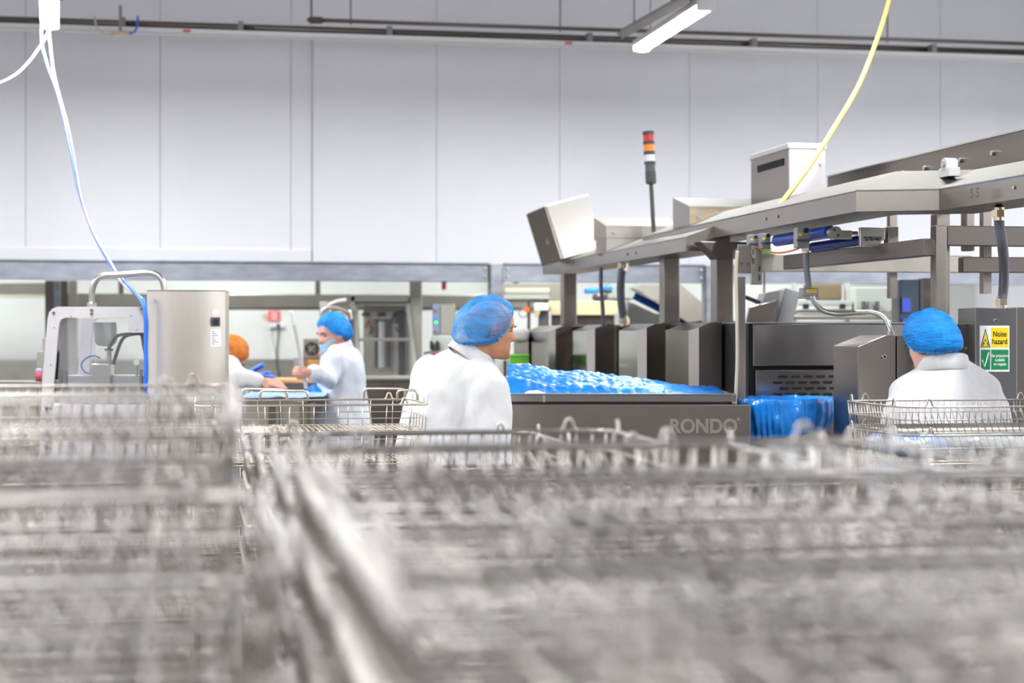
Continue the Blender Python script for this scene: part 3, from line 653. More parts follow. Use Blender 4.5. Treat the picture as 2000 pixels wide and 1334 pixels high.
# side cabinet with chamfered top (motor housing)
def chamfer_cabinet(label, xl, x1, xm, xr, ytop, ylow, Y, dep, x2=None):
    fr, wd, p0 = pframe(xl, ytop, xr, Y); fr = frame((p0.x, p0.y, 0), TH); z = lambda y: H - px(y - CY, Y)
    us = wd * (xm - xl) / (xr - xl)
    t = thing('motor_cabinet', label, 'cabinet', (p0.x, p0.y, 0), TH)
    MB(fr).prism([(0, 0), (wd, 0), (wd, z(ytop)), (us, z(ytop)), (0, z(ylow))], 0, dep).build('body', 'steel', t, bevel=0.004)
    if x2:
        u2 = (on_plane(x2, 650, p0, TH) - p0).to_2d().length
        MB(fr).box(wd + 0.005, u2, 0.002, dep, 0, z(ytop)).build('door', 'steel', t, bevel=0.003)
        MB(fr).box(u2 - 0.09, u2 - 0.06, -0.012, 0.002, z(728), z(712)).build('latch', 'steel_bright', t, bevel=0.003)
    return t, fr, z, p0
t, fr, z, p0 = chamfer_cabinet('stainless motor cabinet with a chamfered top left of the woman', 1676, 1630, 1730, 1750, 655, 676, 7.35, 0.29, 1822)
def hexscrew(t, fr, u, v, zz, r=0.012):
    MB(fr).cyl((u, v, zz), (u, v - 0.012, zz), r, r * 0.8, n=12).build('lock_screw', 'steel_bright', t)
    MB(fr).cyl((u, v - 0.0121, zz), (u, v - 0.0125, zz), r * 0.5, n=6).build('lock_screw_socket', 'slot_black', t)
hexscrew(t, fr, (on_plane(1726, 650, p0, TH) - p0).to_2d().length, 0, z(697)); hexscrew(t, fr, (on_plane(1892, 650, p0, TH) - p0).to_2d().length - 0.09, 0, z(680))
# dark rounded cabinet behind the woman
fr, wd, p0 = pframe(1880, 632, 1912, 7.22); fr = frame((p0.x, p0.y, 0), TH)
sb2 = thing('side_housing', 'dark steel housing with a rounded corner between woman and warning cabinet', 'cabinet', (p0.x, p0.y, 0), TH)
MB(fr).prism([(-0.03, 0), (wd, 0), (wd, p0.z - 0.02), (wd * 0.5, p0.z), (-0.03, p0.z)], 0, 0.14).build('body', 'steel_dark', sb2, bevel=0.01)
hexscrew(sb2, fr, 0.02, 0, H - px(680 - CY, 7.3))
# noise warning cabinet
Y = 7.1
fr, wd, p0 = pframe(1905, 600, 1987, Y, R(4)); fr = frame((p0.x, p0.y, 0), R(4)); z = lambda y: H - px(y - CY, Y)
nc = thing('warning_cabinet', 'stainless switch cabinet carrying the noise hazard sign', 'cabinet', (p0.x, p0.y, 0), R(4))
MB(fr).box(0, wd, 0, 0.22, 0, z(601)).build('body', 'steel_h', nc, bevel=0.003)
MB(fr).box(wd + 0.001, wd + 0.25, 0.012, 0.22, 0, z(600)).build('side_section', 'steel', nc, bevel=0.003)
hexscrew(nc, fr, wd * 0.47, 0, z(627), 0.010)
sgn = thing('noise_sign', 'noise hazard sign in yellow and green on the stainless cabinet', 'sign', fr @ Vector((px(8, Y), 0, z(726))), R(4))
xs = lambda x: px(x - 1905, Y)
MB(fr).box(xs(1913.5), xs(1972.5), -0.003, 0.0, z(726), z(636)).build('backing', 'sign_white', sgn)
MB(fr).box(xs(1936), xs(1970.5), -0.004, -0.003, z(678.5), z(640)).build('yellow_field', 'sign_yellow', sgn)
MB(fr).box(xs(1915.5), xs(1934), -0.004, -0.003, z(722), z(683)).build('green_field', 'sign_green', sgn)
MB(fr).box(xs(1936), xs(1970.5), -0.004, -0.003, z(722), z(683)).build('green_field', 'sign_green', sgn)
def tri(x0, x1, y0, y1, d, m, nm):
    MB(fr).prism([(xs(x0), z(y1)), (xs(x1), z(y1)), (xs((x0 + x1) / 2), z(y0))], d, d + 0.0006).build(nm, m, sgn)
tri(1914.8, 1934.2, 641, 678.5, -0.0037, 'black', 'triangle_border'); tri(1917, 1932, 646, 677, -0.0044, 'sign_yellow', 'triangle')
FX = lambda x, y, d=-0.0046: fr @ Matrix.Translation((xs(x), d, z(y)))
MB(fr).ball((xs(1924.5), -0.0046, z(665)), px(2.6, Y), 0.0006, px(3.2, Y), 14, 8).build('ear_pictogram', 'grey_mid', sgn)
for sx in (-1, 1):
    MB(fr).tube([(xs(1924.5 + sx * 2.6), -0.0046, z(672)), (xs(1924.5 + sx * 5.2), -0.0046, z(668))], 0.0022, 6).build('sound_mark', 'black', sgn)
    MB(fr).tube([(xs(1924.5 + sx * 3.2), -0.0046, z(675.5)), (xs(1924.5 + sx * 6.2), -0.0046, z(672.5))], 0.0018, 6).build('sound_mark', 'black', sgn)
MB(fr).tube([(xs(1918), -0.005, z(703)), (xs(1922.5), -0.005, z(716)), (xs(1931), -0.005, z(688))], 0.0030, 6).build('tick_mark', 'sign_white', sgn)
text_part('Noise\nhazard', 'lettering', px(15.5, Y), FX(1953, 660), 'black', sgn, sx=0.74)
text_part('Ear protectors\navailable\non request', 'lettering', px(8.6, Y), FX(1953.3, 703), 'sign_white', sgn, sx=0.66)
# --- conduits
def gland(t, q, r, h, m='brass'):
    MB(Matrix.Translation(q)).lathe([(r, 0), (r, h)], 6).build('gland_nut', m, t)
    MB(Matrix.Translation(q)).lathe([(r * 0.75, -h * 0.5), (r * 0.75, h * 1.4)], 14).build('gland_collar', m, t)
def conduit(label, pts, r, material, gl_ends=(), ring=0.0):
    t = thing('flexible_conduit', label, 'conduit', pts[-1]); pp = spline(pts, 14)
    if ring:
        # corrugated: sample evenly and vary the radius
        L_ = [0.0]
        for i in range(1, len(pp)): L_.append(L_[-1] + (pp[i] - pp[i - 1]).length)
        n = int(L_[-1] / (ring / 2)); q = []; j = 0
        for k in range(n + 1):
            d = L_[-1] * k / n
            while j < len(pp) - 2 and L_[j + 1] < d: j += 1
            f = (d - L_[j]) / max(1e-9, L_[j + 1] - L_[j]); q.append(pp[j].lerp(pp[j + 1], min(1, f)))
        MB().tube(q, [r * (1.0 if k % 2 else 0.9) for k in range(n + 1)], 14).build('hose', material, t, smooth=True)
    else: MB().tube(pp, r, 14).build('hose', material, t, smooth=True)
    for g in gl_ends: gland(t, Vector(g), r * 1.32, r * 1.3)
    return t
conduit('grey corrugated conduit entering the top of the warning cabinet', [P(1951, 405, 6.6), P(1952, 440, 6.65), P(1958, 480, 6.7), P(1961, 520, 6.95), P(1960, 560, 7.1), P(1957, 592, 7.13)], px(10, 6.9), 'conduit', [P(1951, 424, 6.6), P(1957, 596, 7.13)], 0.012)
conduit('corrugated conduit dropping from the safety switch to the plug', [P(1574, 484, 7.58), P(1574, 505, 7.58), P(1576, 530, 7.58), P(1580, 562, 7.58)], px(6.5, 7.58), 'conduit', [P(1574, 490, 7.58)], 0.010)
conduit('bare metal conduit curving from the plug to the motor cabinet', [P(1586, 578, 7.57), P(1592, 592, 7.57), P(1608, 607, 7.57), P(1635, 613, 7.57), P(1670, 611, 7.56), P(1705, 611, 7.54), P(1728, 622, 7.5), P(1739, 645, 7.45), P(1740, 655, 7.45)], px(5.3, 7.55), 'conduit_metal', [P(1740, 654, 7.45)], 0.008)
q = P(1567, 580, 7.6); pg = thing('plug_connector', 'grey rectangular plug connector with a yellow tag', 'connector', q, TH); u = px(1, 7.6)
MB(frame(q, TH)).box(0, 34 * u, 0, 0.05, 0, 18 * u).build('hood', 'grey_mid', pg, bevel=0.006)
MB(frame(q, TH)).box(-2 * u, 36 * u, -0.006, 0.056, -3 * u, 1 * u).build('flange', 'steel_bright', pg, bevel=0.002)
MB(frame(q, TH)).box(9 * u, 29 * u, -0.0015, 0, 9 * u, 15 * u).build('yellow_tag', 'sign_yellow', pg)
for k in range(5): MB(frame(q, TH)).box((11 + 3.4 * k) * u, (13 + 3.4 * k) * u, -0.002, -0.0015, 11.2 * u, 13 * u).build('tag_mark', 'grey_dark', pg)
MB(frame(q, TH)).cyl((13 * u, 0.025, 16 * u), (13 * u, 0.025, 24 * u), 6 * u).build('neck', 'grey_mid', pg)
conduit('thin dark conduit dropping from the lower duct behind the second guard', [P(1174, 522, 10.6), P(1174, 560, 10.6), P(1177, 600, 10.6), P(1179, 640, 10.6)], px(4, 10.6), 'conduit_dark')
conduit('thick dark conduit dropping from the lower duct behind the third guard', [P(1217, 517, 10.3), P(1213, 545, 10.3), P(1213, 585, 10.3), P(1219, 628, 10.3)], px(8, 10.3), 'conduit_dark', [P(1217, 524, 10.3), P(1219, 632, 10.3)])

# ------------------------------------------------------------------ sheeting table, blue film, lined tub
Yt = 7.6
ra = R(-1.5)
p0 = P(985, 770, Yt); q0 = (p0.x, p0.y, 0)
tw = (on_plane(1440, 770, p0, ra) - p0).to_2d().length; tw2 = (on_plane(1466, 770, p0, ra) - p0).to_2d().length
zz = lambda y: H - px(y - CY, Yt)
fr = frame(q0, ra)
tb = thing('sheeting_table', 'stainless dough sheeting table lettered RONDO behind the leaning man', 'table', q0, ra)
MB(fr).box(-0.35, tw2, 0.0, 0.02, 0.35, zz(790)).build('front_panel', 'steel', tb, bevel=0.003)
MB(fr).box(-0.35, tw2, 0.022, 0.75, 0.35, zz(796)).build('housing', 'steel_dark', tb)
rl = MB(fr).box(-0.35, tw, 0.03, 0.07, zz(786), zz(771)).build('front_rail', 'steel_h', tb, bevel=0.003)
MB(fr).box(-0.35, tw, 0.025, 0.078, zz(771), zz(769)).build('rail_lip', 'steel_bright', rl)
MB(fr).box(px(75, Yt), px(80, Yt), 0.026, 0.03, zz(786), zz(772)).build('rail_joint', 'steel_bright', rl)
MB(fr).box(tw - 0.02, tw, 0.03, 0.72, zz(790), zz(770)).build('end_rail', 'brass', tb, bevel=0.003)
MB(fr).box(-0.35, tw, 0.07, 0.75, zz(796), zz(784)).build('bed', 'steel_dark', tb)
for k in (-0.3, tw2 - 0.06):
    for y0 in (0.04, 0.66): MB(fr).box(k, k + 0.05, y0, y0 + 0.05, 0, 0.36).build('leg', 'steel', tb)
text_part('RONDO', 'lettering', px(38, Yt), fr @ Matrix.Translation((px(1373 - 985, Yt) , -0.0008, zz(833))), 'steel_bright', tb, 0.0008, sx=0.92, bold=0.03)
MB(fr).cyl((px(1441 - 985, Yt), 0.0, zz(818)), (px(1441 - 985, Yt), -0.002, zz(818)), 0.007).build('mark_dot', 'steel_bright', tb)
def sheet(label, fn, nu, nv, material='blue_film', name='plastic_film', solid=0.0):
    """fn(s,t) -> world point"""
    vs = [fn(i / nu, j / nv) for j in range(nv + 1) for i in range(nu + 1)]
    fs = [(j * (nu + 1) + i, j * (nu + 1) + i + 1, (j + 1) * (nu + 1) + i + 1, (j + 1) * (nu + 1) + i) for j in range(nv) for i in range(nu)]
    o = MB().add(vs, fs).build(name, material, None, smooth=True, label=label, cat='plastic film')
    if solid: md = o.modifiers.new('solid', 'SOLIDIFY'); md.thickness = solid
    return o
from mathutils import noise as mnoise
def N(x, y, z=0.0): return mnoise.noise(Vector((x, y, z)))
def film(s, t):
    x = s * (tw - 0.03); y = 0.09 + t * 0.60
    amp = 0.02 + 0.085 * max(0, 1 - s * 1.15) ** 0.8
    z = zz(783) + 0.012 + amp * (0.45 + t * 0.9 + 0.28 * N(x * 6, y * 6)) * min(1, t * 6) + 0.016 * abs(N(x * 17, y * 17, 3)) + 0.006 * N(x * 45, y * 45, 5)
    return fr @ Vector((x, y, z))
sheet('crumpled blue plastic film spread over the sheeting table', film, 120, 60)
def dust(s, t):
    x = px(25, Yt) + s * 0.16; y = 0.085 + t * 0.06
    e = math.sin(math.pi * s) * math.sin(math.pi * t)
    return fr @ Vector((x, y, zz(783) + 0.02 + 0.022 * e + 0.006 * N(x * 40, y * 40)))
MBd = MB(); vs = [dust(i / 16, j / 8) for j in range(9) for i in range(17)]
MBd.add(vs, [(j * 17 + i, j * 17 + i + 1, (j + 1) * 17 + i + 1, (j + 1) * 17 + i) for j in range(8) for i in range(16)])
MBd.build('cleaning_cloth', 'coat', None, smooth=True, label='small crumpled white cloth on the table rail', cat='cloth')
# tub lined with a blue bag
tc = P(1530, 776, 7.9); tcx, tcy, tzt = tc.x, tc.y, tc.z
tub = thing('dough_tub', 'white plastic tub standing behind the table, lined with blue film', 'tub', (tcx, tcy, 0))
MB(Matrix.Translation((tcx, tcy, 0))).lathe([(0.14, 0.45), (0.15, 0.47), (0.185, tzt - 0.06), (0.195, tzt - 0.05), (0.195, tzt - 0.035), (0.175, tzt - 0.035), (0.14, 0.5)], 40).build('bowl', 'white_plastic', tub, smooth=True)
for a_ in range(4):
    c_, s_ = math.cos(a_ * math.pi / 2 + 0.7), math.sin(a_ * math.pi / 2 + 0.7)
    MB(Matrix.Translation((tcx, tcy, 0))).cyl((0.13 * c_, 0.13 * s_, 0.46), (0.16 * c_, 0.16 * s_, 0.0), 0.014).build('stand_leg', 'steel', tub)
def bag(s, t):
    a_ = s * 2 * math.pi; c_, s_ = math.cos(a_), math.sin(a_)
    # t: from inside the rim, over it and down as a skirt
    prof = [(0.185, -0.05), (0.205, -0.01), (0.222, 0.0), (0.228, -0.02), (0.225, -0.07), (0.215, -0.12), (0.20, -0.16)]
    k = t * (len(prof) - 1); i = min(int(k), len(prof) - 2); f = k - i
    r = prof[i][0] * (1 - f) + prof[i + 1][0] * f; z = prof[i][1] * (1 - f) + prof[i + 1][1] * f
    wv = (0.014 * N(c_ * 3, s_ * 3, t * 2) + 0.010 * N(c_ * 8, s_ * 8, t * 4) + 0.004 * math.sin(a_ * 37 + 6 * N(c_ * 2, s_ * 2))) * (0.3 + t)
    z += -0.05 * t * t * (0.8 * s_ * -0.2 + 0.9 * c_ * -0.5) + 0.008 * N(c_ * 5, s_ * 5, 7)
    return Vector((tcx + (r + wv) * c_, tcy + (r + wv) * s_, tzt + z))
sheet('shiny blue bag folded over the rim of the tub', bag, 160, 36, 'bag_film', name='blue_bag')

# ------------------------------------------------------------------ left: packing machine with guard frame, steel cabinet
Y = 8.3
fr, wd, p0 = pframe(287, 568, 440, Y, R(6)); fr = frame((p0.x, p0.y, 0), R(6)); z = lambda y: H - px(y - CY, Y)
sc_ = thing('steel_cabinet', 'brushed stainless cabinet with a blue indicator lamp and black switch', 'cabinet', (p0.x, p0.y, 0), R(6))
n = 24; bow = 0.06  # front shaped with a bow so its reflection varies across the width
front = [(wd * k / n, -bow * (1 - (2 * k / n - 1) ** 2)) for k in range(n + 1)]
o = MB(fr).column(front + [(wd, 0.3), (0, 0.3)], 0, z(569)).build('body', 'steel_brushed', sc_)
MB(fr).column([(x * 1.0, y - 0.003) for x, y in front] + [(wd + 0.003, 0.303), (-0.003, 0.303)], z(569), z(567)).build('lid', 'steel', sc_)
fx = lambda x: px(x - 287, Y); fy = lambda x: -bow * (1 - (2 * fx(x) / wd - 1) ** 2)
MB(fr).ball((fx(420), fy(420) - 0.002, z(609)), px(5.5, Y), 0.008, px(5.5, Y)).build('indicator_lamp', 'led_blue', sc_, smooth=True)
MB(fr).box(fx(411), fx(429), fy(420) - 0.014, fy(420) + 0.006, z(637.5), z(619.5)).build('switch_plate', 'grey_dark', sc_, bevel=0.003)
MB(fr).cyl((fx(420), fy(420) - 0.014, z(628.5)), (fx(420), fy(420) - 0.024, z(628.5)), px(6, Y), n=18).build('switch_knob', 'black', sc_)
lb = MB(fr).box(fx(410.5), fx(431), fy(415) - 0.004, fy(420) + 0.006, z(677), z(643)).build('rating_label', 'sign_white', sc_)
for k in range(7):
    MB(fr).box(fx(413), fx(419 + (k % 3) * 3), fy(415) - 0.0045, fy(415) - 0.003, z(648.5 + 4 * k), z(647 + 4 * k)).build('print_line', 'grey_mid', lb)
MB(fr).box(px(42, Y), px(54, Y), -0.03, 0.0, z(758), z(747)).build('hinge', 'grey_dark', sc_)
# arched pipe
Yp = 8.55
pipe = thing('arched_pipe', 'polished steel pipe arching over the guard frame into the cabinet', 'pipe', P(180, 600, Yp))
MB().tube(spline([P(179, 600, Yp), P(179.5, 575, Yp), P(182, 560, Yp), P(189, 546, Yp), P(203, 539, Yp), P(230, 537, Yp), P(260, 535, Yp), P(290, 533, Yp), P(307, 537, Yp), P(316, 547, Yp), P(320, 560, Yp), P(321, 580, Yp)], 8), px(6, Yp), 16).build('tube', 'steel_bright', pipe, smooth=True)
MB(Matrix.Translation(P(179, 602, Yp))).lathe([(px(10, Yp), 0), (px(10, Yp), px(9, Yp)), (px(8, Yp), px(12, Yp))], 20).build('collar', 'steel_bright', pipe)
# guard frame
Yg = 8.5
g0 = P(82, 770, Yg); gz = 0.0
gf = thing('guarded_machine', 'packing machine inside a rounded grey guard frame with clear panes', 'machine', (g0.x, g0.y, 0))
def gp(x, y): return (px(x - 82, Yg), H - px(y - CY, Yg))
G0 = frame((g0.x, g0.y, 0), 0)
def frame_outline(dy):
    # inverted U: outer run then inner run back (traced once, thick plate)
    out = [gp(70, 1000), gp(82, 750), gp(93, 622), gp(96, 610), gp(102, 603), gp(112, 599), gp(284, 599), gp(284, 650), gp(256, 650), gp(251, 645), gp(250, 630), gp(247, 623), gp(240, 620.5), gp(128, 620.5), gp(119, 624), gp(115, 634), gp(105, 750), gp(95, 1000)]
    return out
def concave_plate(mb, pts, y0, y1):
    from mathutils.geometry import tessellate_polygon
    tri = tessellate_polygon([[Vector((x, 0, z_)) for x, z_ in pts]]); n = len(pts)
    mb.add([(x, y0, z_) for x, z_ in pts] + [(x, y1, z_) for x, z_ in pts],
           [tuple(t) for t in tri] + [tuple(i + n for i in reversed(t)) for t in tri] + [(i, (i + 1) % n, (i + 1) % n + n, i + n) for i in range(n)])
    return mb
concave_plate(MB(G0), frame_outline(0), 0, 0.02).build('front_frame', 'grey_paint', gf)
concave_plate(MB(frame((g0.x + 0.09, g0.y + 0.33, 0), 0) @ Matrix.Diagonal((0.97, 1, 1, 1))), frame_outline(0), 0, 0.02).build('rear_frame', 'grey_paint', gf)
MB(G0).prism([gp(105, 790), gp(284, 790), gp(284, 640), gp(250, 640), gp(248, 621), gp(118, 621)], 0.022, 0.026).build('front_pane', 'glass', gf)
MB(G0).add([(*gp(107, 790)[:1], 0.025, gp(107, 790)[1]), (gp(150, 790)[0], 0.33, gp(107, 790)[1]), (gp(157, 630)[0], 0.33, gp(118, 622)[1]), (gp(118, 630)[0], 0.025, gp(118, 622)[1])], [(0, 1, 2, 3)]).build('side_pane', 'glass_lilac', gf)
MB(G0).box(gp(84, 0)[0], gp(286, 0)[0], 0.0, 0.4, 0.0, gp(0, 790)[1]).build('base', 'grey_paint', gf, bevel=0.01)
MB(G0).box(gp(118, 0)[0], gp(286, 0)[0], 0.06, 0.3, gp(0, 790)[1], gp(0, 734)[1]).build('bed', 'grey_mid', gf, bevel=0.004)
MB(G0).prism([gp(168, 628), gp(204, 628), gp(206, 668), gp(196, 677), gp(176, 675), gp(171, 668)][::-1], 0.14, 0.26).build('motor_head', 'grey_mid', gf, bevel=0.006)
MB(G0).box(gp(175, 0)[0], gp(212, 0)[0], 0.03, 0.12, gp(0, 770)[1], gp(0, 711)[1]).build('steel_block', 'steel_bright', gf, bevel=0.004)
MB(G0).cyl((gp(204, 0)[0], 0.1, gp(0, 712)[1]), (gp(204, 0)[0], 0.1, gp(0, 684)[1]), 0.012).build('valve_stem', 'grey_mid', gf)
MB(G0).box(gp(196, 0)[0], gp(211, 0)[0], 0.09, 0.11, gp(0, 686)[1], gp(0, 681)[1]).build('valve_knob', 'grey_dark', gf)
def gpt(x, y, d): a = gp(x, y); return G0 @ Vector((a[0], d, a[1]))
for k, pts in enumerate(([(205, 682), (212, 668), (222, 656), (238, 652), (258, 651), (276, 652)], [(214, 712), (220, 692), (228, 670), (238, 657), (258, 652), (270, 654), (274, 675), (280, 705)])):
    MB().tube(spline([gpt(x, y, 0.08) for x, y in pts]), px(3.5, Yg), 10).build('black_hose', 'black', gf, smooth=True)
MB().tube(spline([gpt(190, 700, 0.06), gpt(176, 695, 0.06), gpt(160, 702, 0.06), gpt(153, 714, 0.06), gpt(160, 727, 0.06), gpt(174, 730, 0.06)]), px(1.6, Yg), 8).build('blue_tube', 'deep_blue', gf, smooth=True)
MB(G0).cyl((gp(262, 0)[0], 0.05, gp(0, 708)[1]), (gp(262, 0)[0], 0.07, gp(0, 708)[1]), px(6, Yg), n=16).build('eye_bolt', 'grey_light', gf)
MB(G0).cyl((gp(262, 0)[0], 0.06, gp(0, 713)[1]), (gp(262, 0)[0], 0.06, gp(0, 735)[1]), px(2.5, Yg), n=10).build('eye_bolt_shank', 'grey_mid', gf)
for x in (112, 122, 270): MB(G0).box(gp(x, 0)[0], gp(x + 4, 0)[0], 0.03, 0.06, gp(0, 760)[1], gp(0, 722)[1]).build('inner_bracket', 'grey_dark', gf)
for x, y in ((105, 611), (179, 606), (179, 613), (277, 603)): MB(G0).cyl((gp(x, y)[0], 0, gp(x, y)[1]), (gp(x, y)[0], -0.006, gp(x, y)[1]), px(2.6, Yg), n=10).build('screw', 'steel_dark', gf)
for x, y in ((139, 618), (256, 617), (268, 644), (106, 640), (100, 713)): MB(G0).cyl((gp(x, y)[0], 0, gp(x, y)[1]), (gp(x, y)[0], -0.003, gp(x, y)[1]), px(1.2, Yg), n=8).build('screw', 'grey_dark', gf)
# pink bottle and stepped block at far left
q = P(66, 745, 9.2)
q = P(79, 745, 10.5)
blk = thing('stepped_block', 'olive steel block with steps left of the guard frame', 'machine', (q.x, q.y, 0), 0)
for x0, x1, ya in ((72, 92, 686), (81, 92, 661)): MB(frame((q.x, q.y, 0))).box(px(x0 - 79, 10.5), px(x1 - 79, 10.5), 0.02 * (x0 > 75), 0.3, 0, H - px(ya - CY, 10.5)).build('step', 'steel_warm', blk, bevel=0.004)
sh = thing('side_shelf', 'low steel shelf at the far left edge carrying the pink bottle', 'shelf', P(20, 745, 9.4) * Vector((1, 1, 0)))
q = P(-60, 746, 9.4); MB(frame((q.x, q.y, 0))).box(0, px(138, 9.4), 0, 0.4, q.z - 0.03, q.z).build('shelf_top', 'steel', sh, bevel=0.004)
for k in (0.01, px(130, 9.4)):
    for y0 in (0.02, 0.35): MB(frame((q.x, q.y, 0))).box(k, k + 0.03, y0, y0 + 0.03, 0, q.z - 0.03).build('leg', 'steel', sh)
q = P(66, 746, 9.45)
pk = thing('pink_bottle', 'pink plastic bottle standing left of the guard frame', 'bottle', q + Vector((0, 0.1, 0)))
MB(Matrix.Translation(q + Vector((0, 0.1, 0)))).lathe([(0.017, 0), (0.018, 0.055), (0.014, 0.062)], 16).build('body', 'pink_plastic', pk, smooth=True)
MB(Matrix.Translation(q + Vector((0, 0.1, 0)))).lathe([(0.016, 0.055), (0.016, 0.07), (0.014, 0.072)], 16).build('cap', 'pale_film', pk, smooth=True)

# ------------------------------------------------------------------ behind: overhead rail, far machines, signs
Yr = 17.0
p0 = P(150, 604, Yr); ln = (on_plane(1062, 604, p0, TH) - p0).to_2d().length
orl = thing('overhead_rail', 'long dull steel duct running under the beam in the further room', 'duct', p0, TH)
MB(frame(p0, TH)).box(-0.1, ln, 0, 0.3, px(4, Yr), px(31, Yr)).build('duct_body', 'steel_warm', orl, bevel=0.005)
MB(frame(p0, TH)).box(-0.1, ln, -0.03, 0.3, 0.0, px(4, Yr)).build('bottom_flange', 'steel_dark', orl)
for u in (0.4, ln * 0.5, ln - 0.3): MB(frame(p0, TH)).box(u, u + 0.05, 0.1, 0.15, px(31, Yr), 3.2 - p0.z).build('hanger', 'steel', orl)
p0 = P(-250, 575, 16.8); ln = (on_plane(98, 575, p0, TH) - p0).to_2d().length
ol2 = thing('overhead_rail', 'cream edged steel duct stub at the far left under the beam', 'duct', p0, TH)
MB(frame(p0, TH)).box(0, ln, 0, 0.3, 0, px(24, 16.8)).build('duct_body', 'steel_warm', ol2, bevel=0.005)
MB(frame(p0, TH)).box(0, ln + 0.02, -0.02, 0.3, -px(4, 16.8), 0).build('bottom_flange', 'cream_cable', ol2)
MB(frame(p0, TH)).box(0.5, 0.55, 0.1, 0.15, px(24, 16.8), 3.2 - p0.z).build('hanger', 'steel', ol2)
fcol = thing('column_bank', 'group of dark steel columns behind the guard frame at left', 'column', P(90, 650, 16.0) * Vector((1, 1, 0)), TH)
for x0, x1, m in ((88, 104, 'steel_dark'), (105, 116, 'galv'), (118, 132, 'steel_dark'), (134, 150, 'steel_warm')):
    fr, wd, p0 = pframe(x0, 548, x1, 16.0); MB(frame((p0.x, p0.y, 0), TH)).box(0, wd, 0, 0.1, 0, p0.z).build('column', m, fcol)
# signs, socket and leads on the rear wall
def wallpt(x, y): return on_plane(x, y, P(1000, 650, 18.99), TH)
def wall_rect(mb, x0, y0, x1, y1, d0, d1):
    a = wallpt(x0, y1); b = wallpt(x1, y1); u = (b - a).to_2d().length; fr = frame(a, TH); h = (y1 - y0) / F * a.y
    mb.M = fr; return mb.box(0, u, -d1, -d0, 0, h)
rs = thing('red_notice', 'red notice with white lines of print on the cream wall', 'sign', wallpt(535, 627), TH)
wall_rect(MB(), 524, 607, 547, 627, 0.0, 0.01).build('plate', 'sign_red', rs)
for k in range(5): wall_rect(MB(), 527 + (k % 2) * 2, 610 + 3.4 * k, 544 - (k % 2) * 2, 611.4 + 3.4 * k, 0.0101, 0.011).build('print_line', 'sign_white', rs)
q = wallpt(517, 617); ns = thing('prohibition_sign', 'faint round red prohibition sign beside the red notice', 'sign', q, TH)
cr = [(math.cos(2 * math.pi * k / 24) * px(4, 19), 0, math.sin(2 * math.pi * k / 24) * px(4, 19)) for k in range(24)]
MB(frame(q, TH)).tube([Vector(c_) + Vector((0, -0.008, 0)) for c_ in cr], 0.003, 6, True).build('ring', 'sign_faint', ns)
MB(frame(q, TH)).tube([(-px(2.8, 19), -0.008, px(2.8, 19)), (px(2.8, 19), -0.008, -px(2.8, 19))], 0.003, 6).build('bar', 'sign_faint', ns)
skt = thing('wall_socket', 'white twin wall socket below the red notice with a dark plug', 'socket', wallpt(538, 640), TH)
wall_rect(MB(), 527, 631, 556, 640, 0, 0.03).build('plate', 'white_plastic', skt, bevel=0.004)
wall_rect(MB(), 540, 633, 546, 639, 0.03, 0.07).build('plug', 'black', skt, bevel=0.006)
q = P(19, 0, 0)
def wp(x, y, d): a = wallpt(x, y); return a + Vector((math.sin(TH), -math.cos(TH), 0)) * d
cable('appliance_lead', 'dark lead hanging from the plug of the wall socket', [wp(543, 637, 0.06), wp(542, 660, 0.05), wp(540, 690, 0.06), wp(541, 715, 0.08), wp(546, 745, 0.1), wp(547, 900, 0.1)], 0.009, 'grey_dark')
cable('appliance_lead', 'thin grey lead hanging left of the dark one from the socket', [wp(531, 638, 0.04), wp(532, 660, 0.05), wp(538, 690, 0.05), wp(543, 720, 0.07), wp(546, 900, 0.07)], 0.004, 'grey_mid')
q = wallpt(868, 566)
fb = thing('red_beacon', 'small red beacon hanging under the beam above the rear duct', 'beacon', P(867, 552, 16.6))
MB(Matrix.Translation(P(867, 566, 16.6))).lathe([(px(4.5, 16.6), 0), (px(4.5, 16.6), px(11, 16.6)), (px(3.5, 16.6), px(13, 16.6))], 16).build('lens', 'red_plastic', fb)
MB(Matrix.Translation(P(867, 553, 16.6))).lathe([(px(6, 16.6), 0), (px(6, 16.6), px(6, 16.6))], 16).build('mount', 'grey_dark', fb)
MB(Matrix.Translation(P(867, 547, 16.6))).cyl((0, 0, 0), (0, 0, 3.2 - P(0, 547, 16.6).z), 0.01).build('stem', 'grey_mid', fb)

# glass-fronted machine
Ym = 15.5
q = P(700, 745, Ym); zm = lambda y: H - px(y - CY, Ym)
gm = thing('glazed_machine', 'machine with a slanting framed glass door behind the man with the stick', 'machine', (q.x, q.y, 0))
GM = frame((q.x, q.y, 0)); ux = lambda x: px(x - 700, Ym)
def lean(x, y): # door leans back towards the top
    t = (y - 593) / (738 - 593); return Vector((ux(x), 0.14 * (1 - t) , zm(y)))
cs = [lean(692, 593), lean(794, 593), lean(813, 738), lean(703, 738)]
for a_, b_ in ((0, 1), (1, 2), (2, 3), (3, 0)): MB(GM).tube([cs[a_], cs[b_]], px(4.2, Ym), 4).build('door_frame', 'door_cream', gm)
MB(GM).tube([cs[0].lerp(cs[3], 0.485), cs[1].lerp(cs[2], 0.485)], px(3.2, Ym), 4).build('door_bar', 'door_cream', gm)
m0, m1 = cs[0].lerp(cs[3], 0.485), cs[1].lerp(cs[2], 0.485)
MB(GM).add([cs[0], cs[1], m1, m0], [(0, 3, 2, 1)]).build('upper_pane', 'glass', gm)
MB(GM).add([m0, m1, cs[2], cs[3]], [(0, 3, 2, 1)]).build('lower_pane', 'glass', gm)
MB(GM).box(ux(698), ux(800), 0.62, 0.66, 0, zm(588)).build('rear_wall', 'steel_warm', gm)
